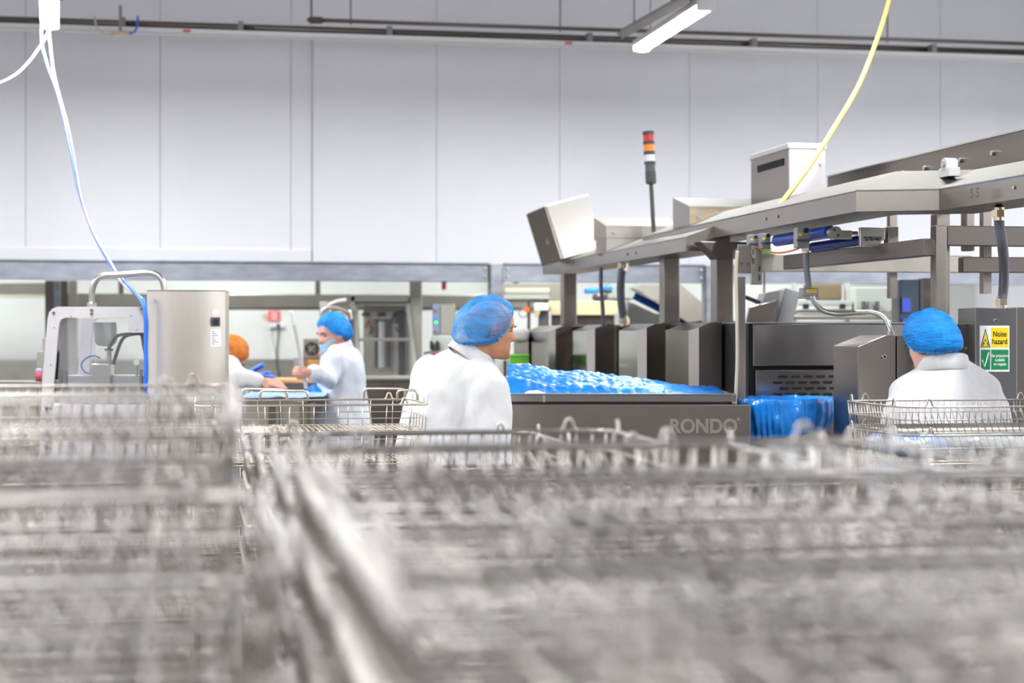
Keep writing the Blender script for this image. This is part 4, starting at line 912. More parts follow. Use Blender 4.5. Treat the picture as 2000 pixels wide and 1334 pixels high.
MB(GM).box(ux(690), ux(812), 0.05, 0.66, 0, zm(742)).build('base', 'steel_dark', gm, bevel=0.01)
MB(GM).box(ux(672), ux(796), 0.1, 0.66, zm(589), zm(578)).build('top_housing', 'steel_warm', gm, bevel=0.006)
MB(GM).box(ux(797), ux(821), 0.2, 0.32, 0, zm(540)).build('side_post', 'steel_warm', gm, bevel=0.006)
MB(GM).box(ux(682), ux(692), 0.1, 0.2, 0, zm(578)).build('side_post', 'steel_warm', gm, bevel=0.006)
MB(GM).cyl((ux(739), 0.4, zm(720)), (ux(739), 0.4, zm(627)), px(6.5, Ym)).build('white_tube', 'white_plastic', gm)
MB(GM).cyl((ux(727), 0.42, zm(720)), (ux(727), 0.42, zm(622)), px(4, Ym)).build('guide_rod', 'steel_dark', gm)
MB(GM).cyl((ux(752), 0.42, zm(720)), (ux(752), 0.42, zm(622)), px(4, Ym)).build('guide_rod', 'steel_dark', gm)
MB(GM).cyl((ux(698), 0.45, zm(613)), (ux(790), 0.45, zm(613)), px(3, Ym)).build('cross_rod', 'steel_dark', gm)
MB(GM).box(ux(716), ux(760), 0.36, 0.46, zm(623), zm(617)).build('yoke', 'steel', gm, bevel=0.004)
for x in (717, 748): MB(GM).box(ux(x), ux(x + 14), 0.36, 0.47, zm(618), zm(608)).build('clamp_block', 'grey_light', gm, bevel=0.004)
MB(GM).box(ux(772), ux(786), 0.4, 0.5, zm(735), zm(605)).build('mast', 'grey_dark', gm)
MB(GM).box(ux(766), ux(784), 0.36, 0.46, zm(632), zm(608)).build('carriage', 'grey_dark', gm)
for x, ya, yb in ((704, 640, 626), (712, 655, 640), (765, 640, 650)): MB().tube(spline([GM @ Vector((ux(x), 0.5, zm(ya))), GM @ Vector((ux(x + 8), 0.5, zm(yb))), GM @ Vector((ux(x + 14), 0.5, zm(ya + 12)))]), 0.008, 6).build('inner_hose', 'red_plastic' if x < 710 else 'steel_dark', gm)
# pipework left of it
hb = thing('hose_bundle', 'tangle of bent silver hoses above the blue capped man with the stick', 'hose', P(650, 640, 12.9))
for k, pts in enumerate(([(630, 640), (628, 615), (634, 603), (650, 600), (668, 604), (684, 612)], [(634, 612), (642, 597), (658, 589), (676, 586)], [(640, 618), (650, 606), (668, 603), (682, 608), (686, 625)], [(632, 625), (646, 612), (664, 612), (676, 620), (678, 640)])):
    MB().tube(spline([P(x, y, 12.9 + 0.05 * k) for x, y in pts]), px(4, 12.9), 10).build('hose', 'steel_bright' if k % 2 == 0 else 'grey_light', hb, smooth=True)
MB(frame(P(612, 640, 13.1))).box(px(12, 13), px(28, 13), 0, 0.3, -0.9, px(52, 13)).build('manifold_post', 'steel_warm', hb, bevel=0.006)
MB(frame(P(668, 625, 13.1))).box(0, px(22, 13), 0, 0.2, -1.3, px(20, 13)).build('manifold_block', 'steel_dark', hb, bevel=0.006)
MB(frame(P(622, 640, 13.1))).box(px(2, 13), px(18, 13), 0.0, 0.3, -1.5, -0.9).build('stand', 'steel_warm', hb)
# appliance with hand wheels
Ya = 13.4
q = P(592, 700, Ya); za = lambda y: H - px(y - CY, Ya); ua = lambda x: px(x - 592, Ya)
ap = thing('wheel_appliance', 'steel appliance with two black hand wheels and a red display', 'machine', (q.x, q.y, 0)); AP = frame((q.x, q.y, 0))
MB(AP).box(0, ua(660), 0, 0.4, za(702), za(662)).build('body', 'steel', ap, bevel=0.008)
MB(AP).box(0.02, ua(656), 0.03, 0.38, 0, za(702)).build('stand', 'steel_warm', ap)
for x in (609, 645):
    ring = [(ua(x) + px(11, Ya) * math.cos(2 * math.pi * k / 24), -0.03, za(681) + px(11, Ya) * math.sin(2 * math.pi * k / 24)) for k in range(24)]
    hw = MB(AP).tube(ring, 0.007, 8, True).build('hand_wheel', 'black', ap, smooth=True)
    MB(AP).cyl((ua(x), -0.035, za(681)), (ua(x), 0, za(681)), 0.014).build('hub', 'grey_mid', hw)
    MB(AP).tube([(ua(x) - px(10, Ya), -0.03, za(681)), (ua(x) + px(10, Ya), -0.03, za(681))], 0.005, 6).build('spoke', 'black', hw)
    MB(AP).tube([(ua(x), -0.03, za(691)), (ua(x), -0.03, za(671))], 0.005, 6).build('spoke', 'black', hw)
MB(AP).box(ua(623), ua(631), -0.006, 0, za(692), za(688)).build('display', 'led_red', ap)
MB(AP).box(ua(592), ua(640), -0.09, 0.0, za(728), za(702)).build('front_drawer', 'wood', ap)
# striped stack of trays
for k in range(8):
    q = P(574, 731 - 4.4 * k, 12.9); fr = frame(q)
    MB(fr).box(0, px(20, 12.9), 0, 0.3, -px(1.4, 12.9), px(1.4, 12.9)).build('baking_tray', 'steel_bright', None, bevel=0.003, label='thin steel baking tray in the striped stack, %s from the bottom' % ('first second third fourth fifth sixth seventh eighth'.split()[k]), cat='tray', group='stack of baking trays')
q = P(572, 735, 12.9); tsn = thing('tray_stand', 'grey pedestal under the striped stack of trays', 'stand', (q.x, q.y, 0))
MB(frame((q.x, q.y, 0))).box(0, px(24, 12.9), 0, 0.3, 0.05, q.z - 0.01).build('pedestal', 'steel_warm', tsn)
MB(frame((q.x, q.y, 0))).box(-0.02, px(24, 12.9) + 0.02, -0.02, 0.32, 0.0, 0.05).build('foot', 'steel_dark', tsn)
# control box with lights and lever box
Yc = 13.6
q = P(846, 690, Yc); zc = lambda y: H - px(y - CY, Yc); uc_ = lambda x: px(x - 846, Yc)
cb = thing('control_station', 'control box with green lamp over two black levers behind the leaning man', 'machine', (q.x, q.y, 0)); CB = frame((q.x, q.y, 0))
MB(CB).box(uc_(845), uc_(859), -0.02, 0.1, zc(655), zc(594)).build('button_panel', 'panel_blue', cb, bevel=0.006)
MB(CB).box(uc_(859), uc_(888), 0.0, 0.3, zc(654), zc(594)).build('box', 'steel_warm', cb, bevel=0.006)
MB(CB).box(uc_(842), uc_(905), 0.0, 0.35, zc(720), zc(658)).build('lower_box', 'pale_body', cb, bevel=0.008)
MB(CB).box(uc_(842), uc_(905), 0.02, 0.35, 0, zc(720)).build('stand', 'steel_dark', cb)
for x, y, m in ((852, 630, 'led_green'), (850, 648, 'red_plastic'), (850, 607, 'red_plastic'), (848, 622, 'screen_blue')):
    MB(CB).cyl((uc_(x), -0.02, zc(y)), (uc_(x), -0.035, zc(y)), px(2.6, Yc), n=12).build('button', m, cb)
for x in (841, 853):
    MB(CB).prism([(uc_(x - 1), zc(683)), (uc_(x + 7), zc(683)), (uc_(x + 5), zc(668)), (uc_(x + 1), zc(664)), (uc_(x - 1), zc(668))], -0.05, 0.0).build('lever', 'black', cb, bevel=0.004)
MB(CB).tube([(uc_(828), -0.03, zc(690)), (uc_(843), -0.03, zc(687))], 0.008, 8).build('lever_handle', 'black', cb)
MB(CB).ball((uc_(850), -0.04, zc(690)), px(3, Yc), 0.02, px(3, Yc), 12, 8).build('red_knob', 'pink_plastic', cb)

# depositor line behind the guards
Yd = 14.0
zd = lambda y: H - px(y - CY, Yd)
def fbox(name, label, cat, x0, x1, y0, y1, Y, d, material, bevel=0.008, ground=None, rz=0.0):
    """a floor-standing box-shaped unit with its body from y0 to y1 on a recessed plinth"""
    q = P(x0, y1, Y); t = thing(name, label, cat, (q.x, q.y, 0), rz); fr = frame((q.x, q.y, 0), rz); wd = px(x1 - x0, Y)
    z0, z1 = H - px(y1 - CY, Y), H - px(y0 - CY, Y)
    MB(fr).box(0, wd, 0, d, z0, z1).build('body', material, t, bevel=bevel)
    if ground: MB(fr).box(wd * ground[0], wd * ground[1], d * 0.2, d * 0.8, 0, z0).build('pedestal', ground[2], t)
    return t, fr, (lambda x: px(x - x0, Y)), (lambda y: H - px(y - CY, Y))
t, fr, ux_, zx = fbox('light_bar', 'pale glowing cream light bar on a dark duct behind the leaning man', 'light', 984, 1074, 562, 575, Yd, 0.12, 'cream_cable', 0.02, (0.86, 0.98, 'steel_dark'))
MB(fr).box(ux_(980), ux_(1110), 0.1, 0.4, zx(600), zx(553)).build('duct', 'steel_warm', t)
MB(fr).prism([(ux_(984), zx(584)), (ux_(1075), zx(584)), (ux_(1072), zx(575)), (ux_(984), zx(575))], 0.0, 0.12).build('under_tray', 'pale_body', t)
t, fr, ux_, zx = fbox('cream_chute', 'cream plastic trough behind the first two guards', 'trough', 1071, 1208, 590, 606, 13.2, 0.35, 'cream_plastic', 0.012, (0.05, 0.95, 'steel_dark'))
MB(fr).prism([(ux_(1077), zx(616)), (ux_(1205), zx(616)), (ux_(1210), zx(588)), (ux_(1071), zx(588))], -0.03, 0.0).build('front_skirt', 'cream_plastic', t, bevel=0.006)
t, fr, ux_, zx = fbox('white_hopper', 'small white plastic hopper left of the cream trough', 'hopper', 1043, 1072, 592, 607, 13.1, 0.2, 'white_plastic', 0.008, (0.3, 0.9, 'grey_dark'))
MB(fr).prism([(ux_(1045), zx(618)), (ux_(1052), zx(618)), (ux_(1056), zx(606)), (ux_(1043), zx(606))], 0.0, 0.1).build('spout', 'cream_plastic', t)
t, fr, ux_, zx = fbox('blue_valve', 'blue handled valve standing over the cream trough', 'valve', 1158, 1186, 575, 586, 13.62, 0.12, 'steel_dark', 0.01, (0.2, 0.9, 'grey_mid'))
MB(fr).box(ux_(1141), ux_(1170), -0.03, 0.08, zx(573), zx(562)).build('blue_handle', 'blue_plastic', t, bevel=0.015)
MB(fr).box(ux_(1176), ux_(1196), -0.02, 0.06, zx(567), zx(558)).build('blue_handle', 'blue_plastic', t, bevel=0.01)
MB(fr).box(ux_(1178), ux_(1195), -0.03, 0.05, zx(572), zx(566)).build('black_grip', 'black', t, bevel=0.008)
# sloping chute and pale body
q = P(1188, 640, 13.8); t = thing('pale_machine', 'pale green machine body with a sloping shoulder behind the third guard', 'machine', (q.x, q.y, 0)); fr = frame((q.x, q.y, 0)); k_ = lambda x: px(x - 1188, 13.8); z_ = lambda y: H - px(y - CY, 13.8)
MB(fr).prism([(k_(1184), 0), (k_(1345), 0), (k_(1345), z_(612)), (k_(1280), z_(612)), (k_(1222), z_(585)), (k_(1202), z_(600)), (k_(1186), z_(640))], 0, 0.5).build('body', 'pale_body', t, bevel=0.01)
q = P(1240, 560, 13.3); t = thing('infeed_chute', 'sloping steel chute with a dark blue belt between the frame legs', 'chute', q)
def qq(x, y, d=0.0): return P(x, y, 13.3) + Vector((0, d, 0))
MB().add([qq(1236, 562), qq(1252, 556), qq(1330, 556), qq(1372, 592), qq(1372, 626), qq(1344, 630)] + [qq(1236, 562, 0.4), qq(1252, 556, 0.4), qq(1330, 556, 0.4), qq(1372, 592, 0.4), qq(1372, 626, 0.4), qq(1344, 630, 0.4)],
         [tuple(reversed(range(6))), tuple(range(6, 12))] + [(i, (i + 1) % 6, (i + 1) % 6 + 6, i + 6) for i in range(6)]).build('side_plate', 'steel_warm', t)
MB().tube([qq(1240, 577, 0.1), qq(1296, 606, 0.1), qq(1345, 630, 0.1)], px(7, 13.3), 4).build('belt', 'deep_blue', t)
MB().box(*[v for ab in ((P(1338, 0, 13.3).x, P(1372, 0, 13.3).x), (13.35, 13.7), (0, P(0, 626, 13.3).z)) for v in ab]).build('stand', 'steel_dark', t)
for x, y in ((1252, 567), (1283, 585)): MB().cyl(qq(x, y), qq(x, y, -0.02), 0.015).build('bolt', 'steel_bright', t)
t, fr, ux_, zx = fbox('depositor_head', 'pale green machine head below the beam behind the dark conduit', 'machine', 1186, 1240, 553, 585, 14.4, 0.3, 'pale_body', 0.02, (0.3, 0.8, 'pale_body'))
t, fr, ux_, zx = fbox('clamp_stand', 'thin upright clamp stand with an orange knob beside the man\'s forehead', 'stand', 1030, 1036, 588, 660, 13.0, 0.05, 'steel_dark', 0.004, (0.2, 0.8, 'steel_dark'))
MB(fr).cyl((ux_(1029), -0.04, zx(605)), (ux_(1029), 0.0, zx(605)), px(5.5, 13)).build('orange_knob', 'orange_plastic', t)
ring = [(ux_(1022) + px(8, 13) * math.cos(k * math.pi / 12), -0.02, zx(612) + px(8, 13) * math.sin(k * math.pi / 12)) for k in range(24)]
MB(fr).tube(ring, 0.006, 6, True).build('hand_wheel', 'grey_mid', t)
MB(fr).box(ux_(1036), ux_(1044), 0, 0.05, zx(612), zx(606)).build('clamp', 'steel_bright', t)
t, fr, ux_, zx = fbox('grey_bin', 'grey rounded steel bin behind the nose of the leaning man', 'bin', 1000, 1034, 640, 668, 12.6, 0.25, 'grey_light', 0.03, (0.1, 0.95, 'steel_warm'))
t, fr, ux_, zx = fbox('green_crate', 'bright green plastic crate seen left of the first guard', 'crate', 996, 1034, 694, 712, 11.6, 0.3, 'green_plastic', 0.004, (0.0, 1.0, 'grey_light'))
MB(fr).box(-0.01, px(39, 11.6), -0.01, 0.31, zx(696), zx(693)).build('rim', 'green_plastic', t, bevel=0.003)
t, fr, ux_, zx = fbox('steel_drum', 'dull steel box with a white rim below the green crate', 'box', 1001, 1034, 716, 760, 11.2, 0.25, 'steel_warm', 0.006, (0.1, 0.9, 'steel_dark'))
MB(fr).prism([(ux_(1000), zx(719)), (ux_(1035), zx(715)), (ux_(1035), zx(711)), (ux_(1010), zx(712))], -0.01, 0.25).build('lid', 'white_plastic', t)
t, fr, ux_, zx = fbox('white_panel_unit', 'white panelled unit with a black grip below the leaning man\'s chin', 'machine', 966, 1000, 692, 760, 11.8, 0.25, 'grey_light', 0.006, (0.1, 0.9, 'grey_mid'))
MB(fr).box(ux_(984), ux_(988), -0.02, 0.0, zx(735), zx(704)).build('grip', 'black', t, bevel=0.006)
# right-hand background: wedge box, pneumatics, blue control panel
q = P(1492, 628, 9.6); t = thing('wedge_console', 'grey wedge shaped console on the machine top behind the bracket plate', 'console', (q.x, q.y, ZM)); fr = frame((q.x, q.y, ZM)); k_ = lambda x: px(x - 1492, 9.6); z_ = lambda y: H - px(y - CY, 9.6) - ZM
MB(fr).prism([(k_(1500), 0.0), (k_(1530), 0.0), (k_(1536), z_(564)), (k_(1497), z_(571)), (k_(1490), z_(592))], 0.02, 0.3).build('side_body', 'grey_paint', t, bevel=0.006)
MB(fr).prism([(k_(1516), 0), (k_(1548), 0), (k_(1563), z_(570)), (k_(1535), z_(562))], 0.0, 0.3).build('front_body', 'grey_mid', t, bevel=0.006)
MB(fr).prism([(k_(1455), 0.0), (k_(1508), 0.0), (k_(1518), z_(586)), (k_(1462), z_(600))], -0.03, 0.0).build('side_flap', 'steel', t, bevel=0.003)
cable('console_lead', 'dark blue lead entering the wedge shaped console', [P(1455, 580, 9.7), P(1470, 586, 9.7), P(1486, 592, 9.7), P(1500, 596, 9.75)], 0.012, 'conduit_dark')
Yn = 12.2
q = P(1562, 622, Yn); t = thing('pneumatic_rack', 'long pale pneumatic cylinder rack seen through the frame above the machine front', 'machine', (q.x, q.y, 0), 0); fr = frame((q.x, q.y, 0)); k_ = lambda x: px(x - 1562, Yn); z_ = lambda y: H - px(y - CY, Yn)
MB(fr).box(k_(1545), k_(1760), 0.2, 0.5, 0, z_(628)).build('stand', 'steel_warm', t)
MB(fr).cyl((k_(1548), 0.1, z_(618)), (k_(1760), 0.1, z_(618)), px(6, Yn)).build('cylinder', 'steel_bright', t)
MB(fr).cyl((k_(1548), 0.25, z_(605)), (k_(1760), 0.25, z_(605)), px(5, Yn)).build('cylinder', 'pale_body', t)
MB(fr).box(k_(1566), k_(1672), 0.12, 0.2, z_(596), z_(586)).build('slide_rail', 'pale_body', t, bevel=0.004)
for x in (1574, 1646): MB(fr).box(k_(x), k_(x + 11), 0.1, 0.14, z_(603), z_(593)).build('stopper', 'black', t, bevel=0.003)
MB(fr).box(k_(1675), k_(1745), 0.1, 0.3, z_(610), z_(560)).build('gear_case', 'pale_body', t, bevel=0.01)
MB(fr).box(k_(1596), k_(1660), 0.3, 0.5, z_(585), z_(552)).build('rear_case', 'brown_steel', t, bevel=0.01)
for x in (1688, 1700, 1714): MB(fr).box(k_(x), k_(x + 7), 0.06, 0.1, z_(607), z_(588)).build('fitting', 'grey_dark' if x != 1700 else 'steel_bright', t, bevel=0.003)
for x in (1562, 1668): MB(fr).box(k_(x), k_(x + 8), 0.3, 0.36, 0, z_(550)).build('upright', 'pale_body', t)
Yb = 9.2
q = P(1757, 632, Yb); t = thing('operator_panel', 'slate blue operator panel with a lit screen above the woman', 'control panel', (q.x, q.y, ZM - 0.02)); fr = frame((q.x, q.y, 0)); k_ = lambda x: px(x - 1757, Yb); z_ = lambda y: H - px(y - CY, Yb)
MB(fr).box(k_(1770), k_(1800), 0.06, 0.14, 0, ZM - 0.02).build('pedestal', 'steel_dark', t)
MB(fr).box(0, k_(1796), 0, 0.03, ZM - 0.02, z_(546)).build('face', 'panel_blue', t, bevel=0.006)
MB(fr).box(k_(1796), k_(1803), -0.004, 0.2, ZM - 0.02, z_(544)).build('edge', 'grey_mid', t, bevel=0.004)
MB(fr).box(0, k_(1796), 0.03, 0.2, ZM - 0.02, z_(546)).build('case', 'grey_mid', t, bevel=0.006)
MB(fr).box(k_(1803), k_(1830), 0.01, 0.2, ZM - 0.02, z_(543)).build('side_case', 'steel', t, bevel=0.006)
MB(fr).box(k_(1760), k_(1780), -0.006, 0.0, z_(612), z_(580)).build('bezel', 'grey_mid', t, bevel=0.003)
MB(fr).box(k_(1762), k_(1777.5), -0.008, -0.006, z_(609), z_(583)).build('screen', 'screen_blue', t)
for x, m in ((1767, 'screen_blue'), (1780, 'red_plastic'), (1788, 'sign_yellow')):
    MB(fr).cyl((k_(x), 0, z_(627)), (k_(x), -0.03, z_(627)), px(4, Yb), n=12).build('push_button', m, t)
wg = thing('green_sign', 'small green and white safety sign behind the safety switches', 'sign', P(1488, 498, 11.5))
q = P(1484, 497, 11.5); MB(frame(q)).box(0, px(75, 11.5), 0, 0.01, 0, px(34, 11.5)).build('board', 'sign_white', wg)
MB(frame(q)).box(px(4, 11.5), px(22, 11.5), -0.003, 0, 0.0, px(13, 11.5)).build('green_field', 'sign_green', wg)
MB(frame(q)).box(px(8, 11.5), px(11, 11.5), 0.01, 0.04, -q.z, px(30, 11.5)).build('pole', 'steel_dark', wg)

# ------------------------------------------------------------------ people
def lerp_tab(tab, z):
    for i in range(len(tab) - 1):
        if tab[i][0] <= z <= tab[i + 1][0]:
            f = (z - tab[i][0]) / (tab[i + 1][0] - tab[i][0]); f = f * f * (3 - 2 * f) * 0.5 + f * 0.5
            return [tab[i][k] * (1 - f) + tab[i + 1][k] * f for k in range(1, 4)]
    return list(tab[-1][1:])
HEAD = [(0.0, 0.066, 0.015, 0.014), (0.006, 0.080, 0.0, 0.026), (0.02, 0.086, -0.012, 0.038), (0.04, 0.084, -0.03, 0.050), (0.065, 0.083, -0.05, 0.058),
        (0.09, 0.084, -0.075, 0.065), (0.12, 0.083, -0.093, 0.071), (0.15, 0.088, -0.102, 0.0755), (0.175, 0.084, -0.102, 0.077), (0.20, 0.070, -0.092, 0.070), (0.22, 0.045, -0.07, 0.054), (0.232, 0.012, -0.038, 0.03), (0.236, -0.008, -0.02, 0.012)]
def G(x, c, s): return math.exp(-((x - c) / s) ** 2)
def head_rings(M, mb):
    nz, n = 72, 72; rs = []
    for j in range(nz + 1):
        z = 0.236 * (0.5 - 0.5 * math.cos(math.pi * (0.04 + 0.955 * j / nz)))
        yf, yb, hw = lerp_tab(HEAD, z); cy_, b = (yf + yb) / 2, (yf - yb) / 2; ring = []
        for k in range(n):
            a = 2 * math.pi * k / n; ca, sa = math.cos(a), math.sin(a); e = 2 / 2.25
            x = hw * math.copysign(abs(ca) ** e, ca); y = cy_ + b * math.copysign(abs(sa) ** e, sa)
            if sa > 0:
                f = min(1, sa * 1.6)
                nose = max(0, min(1, (0.138 - z) / 0.048)) if z > 0.088 else max(0, 1 - ((0.088 - z) / 0.013) ** 2)
                y += 0.030 * nose * G(x, 0, 0.0085 + 0.006 * nose) * f
                y += f * (-0.011 * (G(x, 0.033, 0.015) + G(x, -0.033, 0.015)) * G(z, 0.122, 0.011))
                y += f * 0.006 * (G(x, 0.03, 0.024) + G(x, -0.03, 0.024)) * G(z, 0.142, 0.009)
                y += f * 0.006 * G(x, 0, 0.019) * (G(z, 0.0575, 0.0055) + 0.9 * G(z, 0.0455, 0.005)) - f * 0.004 * G(x, 0, 0.022) * G(z, 0.0515, 0.0025)
                y += f * 0.006 * G(x, 0, 0.017) * G(z, 0.017, 0.012) + f * 0.004 * (G(x, 0.045, 0.015) + G(x, -0.045, 0.015)) * G(z, 0.1, 0.015)
            ring.append(M @ Vector((x, y, z)))
        rs.append(ring)
    mb.rings(rs)
    for sx in (-1, 1):                                   # ears
        A = M @ Matrix.Translation((sx * 0.072, -0.012, 0.105)) @ Matrix.Rotation(R(-12), 4, 'X') @ Matrix.Rotation(R(22) * sx, 4, 'Z')
        e = MB(A); e.ball((sx * 0.004, 0, 0.0), 0.0075, 0.017, 0.029); mb.v += e.v and [] ; k = len(mb.v); mb.v += e.v; mb.f += [tuple(i + k for i in f) for f in e.f]
def head_matrix(org, face, pitch=0.0, roll=0.0):        # face = heading angle of the nose, pitch > 0 looks down
    return Matrix.Translation(org) @ Matrix.Rotation(face - math.pi / 2, 4, 'Z') @ Matrix.Translation((0, -0.02, 0.05)) @ Matrix.Rotation(-pitch, 4, 'X') @ Matrix.Rotation(roll, 4, 'Y') @ Matrix.Translation((0, 0.02, -0.05))
def bouffant(M, parent, mat_shell, mat_band, rx=0.098, ry=0.122, rz=0.112, tilt=34, tmax=103, c=(0, -0.018, 0.138), bun=0.0, seed=0.0, name='hair_net', side=0.0):
    nt, n = 44, 120; T = Matrix.Translation(c) @ Matrix.Rotation(R(tilt), 4, 'X'); rs = []; band = []
    for j in range(nt + 1):
        q = j / nt; ring = []
        for k in range(n):
            a = 2 * math.pi * k / n; th = R(2 + (tmax + side * math.cos(a) ** 2 * (1.25 if math.sin(a) < 0 else 1.0) - 2) * q); d = Vector((math.sin(th) * math.cos(a), math.sin(th) * math.sin(a), math.cos(th)))
            w_ = 1 + 0.030 * math.sin(30 * a + 5 * N(math.cos(a), math.sin(a), seed)) * max(0, q - 0.35) + 0.055 * N(d.x * 2.2 + seed, d.y * 2.2, d.z * 2.2) + 0.032 * N(d.x * 7, d.y * 7 + seed, d.z * 3)
            w_ *= 1 - 0.12 * max(0, (q - 0.86) / 0.14) ** 2
            if bun: w_ += bun * math.exp(-((a - 1.5 * math.pi) / 0.65) ** 2) * math.exp(-((q - 0.80) / 0.24) ** 2)
            p = Vector((d.x * rx, d.y * ry, d.z * rz)) * w_
            ring.append(M @ (T @ p))
        rs.append(ring)
    sh = MB(); sh.rings(rs, False); o = sh.build(name, mat_shell, parent, smooth=True)
    loop = rs[-1]; bd = MB(); bd.tube(loop, [0.0062 + 0.0022 * math.sin(1.9 * k) for k in range(n)], 8, True); b = bd.build('elastic_band', mat_band, o, smooth=True)
    return o
def collar(parent, c, rx, ry, rz, h, tilt, mat_='coat', open_a=0.6):
    n = 40; fr = Matrix.Translation(c) @ Matrix.Rotation(rz, 4, 'Z') @ Matrix.Rotation(tilt, 4, 'X'); rs = []
    prof = [(0.90, 0.0), (0.94, h), (1.0, h * 1.12), (1.10, h), (1.30, -h * 0.35), (1.24, -h * 0.45)]
    for k in range(n + 1):
        a = math.pi / 2 + open_a + (2 * math.pi - 2 * open_a) * k / n
        rs.append([fr @ Vector((rx * s_ * math.cos(a), ry * s_ * math.sin(a), zz_ - 0.02 * math.sin(a))) for s_, zz_ in prof])
    mb = MB(); m = len(prof); vs = [p for r in rs for p in r]
    mb.add(vs, [(j * m + i, j * m + i + 1, (j + 1) * m + i + 1, (j + 1) * m + i) for j in range(n) for i in range(m - 1)])
    o = mb.build('collar', mat_, parent, smooth=True); md = o.modifiers.new('solid', 'SOLIDIFY'); md.thickness = 0.004
    return o
def hand(mb, wrist, direction, up, curl, side=1, s=1.0):
    """palm and five bent fingers; direction = wrist to knuckles, up = back of the hand"""
    d = Vector(direction).normalized(); u = (Vector(up) - d * Vector(up).dot(d)).normalized(); r = d.cross(u) * side
    w0 = Vector(wrist)
    mb.limb([w0, w0 + d * 0.03 * s], [0.026 * s, 0.028 * s])
    for k in range(4):
        o = (k - 1.5) * 0.019 * s; base = w0 + d * 0.03 * s + r * o * 0.8; kn = w0 + d * (0.088 - 0.004 * abs(k - 1)) * s + r * o
        mb.limb([base, kn], [0.014 * s, 0.0115 * s], 10)
        ln = (0.040, 0.045, 0.042, 0.033)[k] * s; a = curl * 0.7; p1 = kn + (d * math.cos(a) - u * math.sin(a)) * ln
        a += curl * 0.9; p2 = p1 + (d * math.cos(a) - u * math.sin(a)) * ln * 0.65; a += curl * 0.6; p3 = p2 + (d * math.cos(a) - u * math.sin(a)) * ln * 0.5
        mb.limb([kn, p1, p2, p3], [0.0108 * s, 0.0098 * s, 0.0088 * s, 0.0078 * s], 10)
    tb_ = w0 + d * 0.025 * s - r * 0.026 * s; t1 = tb_ + (d * 0.7 - r * 0.6 - u * 0.35).normalized() * 0.042 * s; t2 = t1 + (d * 0.8 + r * 0.1 * curl - u * 0.6 * curl).normalized() * 0.033 * s
    mb.limb([tb_, t1, t2], [0.014 * s, 0.0115 * s, 0.009 * s], 10)
def eyes(M, parent, brows='hair_dark'):
    for sx in (-1, 1):
        e = MB(M).ball((sx * 0.033, 0.0635, 0.122), 0.0125, 0.0115, 0.0095).build('eye', 'eye_white', parent, smooth=True)
        MB(M).ball((sx * 0.033, 0.0722, 0.1215), 0.0062, 0.0045, 0.0062, 12, 8).build('iris', 'eye_dark', e, smooth=True)
        MB(M).tube([(sx * 0.014, 0.094, 0.138), (sx * 0.03, 0.093, 0.143), (sx * 0.05, 0.080, 0.139)], [0.003, 0.004, 0.002], 6).build('eyebrow', brows, parent, smooth=True)
def legs(mb, hip, face, shoe=0.0, spread=0.1, knee=0.0, rr=(0.092, 0.062, 0.045)):
    f = Vector((math.cos(face), math.sin(face), 0)); r = Vector((math.sin(face), -math.cos(face), 0)); hip = Vector(hip)
    for sx in (-1, 1):
        a = hip + r * spread * sx; k = Vector((a.x, a.y, hip.z * 0.53)) + f * (0.03 + knee); an = Vector((a.x, a.y, 0.09)) - f * 0.01
        mb.limb([a, a.lerp(k, 0.5) + f * 0.01, k, k.lerp(an, 0.4) - f * 0.02, an], [rr[0], rr[0] * 0.88, rr[1], rr[1] * 0.92, rr[2]])
        mb.limb([an + f * -0.03 + Vector((0, 0, -0.045)), an + f * 0.07 + Vector((0, 0, -0.055)), an + f * 0.15 + Vector((0, 0, -0.06))], [0.04, 0.037, 0.03])
def person(label, org, face, pitch, roll, skin, torso, tface, arms, coat_secs, sleeves, hip, hands=(), coat_mat='coat', neck_to=None, group=None, fold=0.03):
    """body is one continuous mesh; coat is a garment over it"""
    M = head_matrix(Vector(org), face, pitch, roll); mb = MB(); head_rings(M, mb)
    nk = Vector(neck_to); mb.limb([M @ Vector((0, -0.03, 0.09)), (M @ Vector((0, -0.028, 0.03))).lerp(nk, 0.35), nk], [0.058, 0.056, 0.075], 20)
    mb.body(torso, tface - math.pi / 2)
    for a in arms: mb.limb(*a)
    for h in hands: hand(mb, **h)
    legs(mb, hip, tface)
    zs = [p.z for p in mb.v]; dz = min(zs)
    o = mb.build('person', skin, None, remesh=0.0052, smooth_it=2, label=label, cat='person')
    ct = MB(); ct.body(coat_secs, tface - math.pi / 2, 36)
    for a in sleeves: ct.limb(*a)
    c = ct.build('coat', coat_mat, o, remesh=0.010, fold=fold, smooth_it=14)
    tr = MB(); legs(tr, Vector(hip) + Vector((0, 0, 0.0)), tface, rr=(0.105, 0.078, 0.062)); tr.build('trousers', 'trouser', o, remesh=0.012)
    return o, M, c
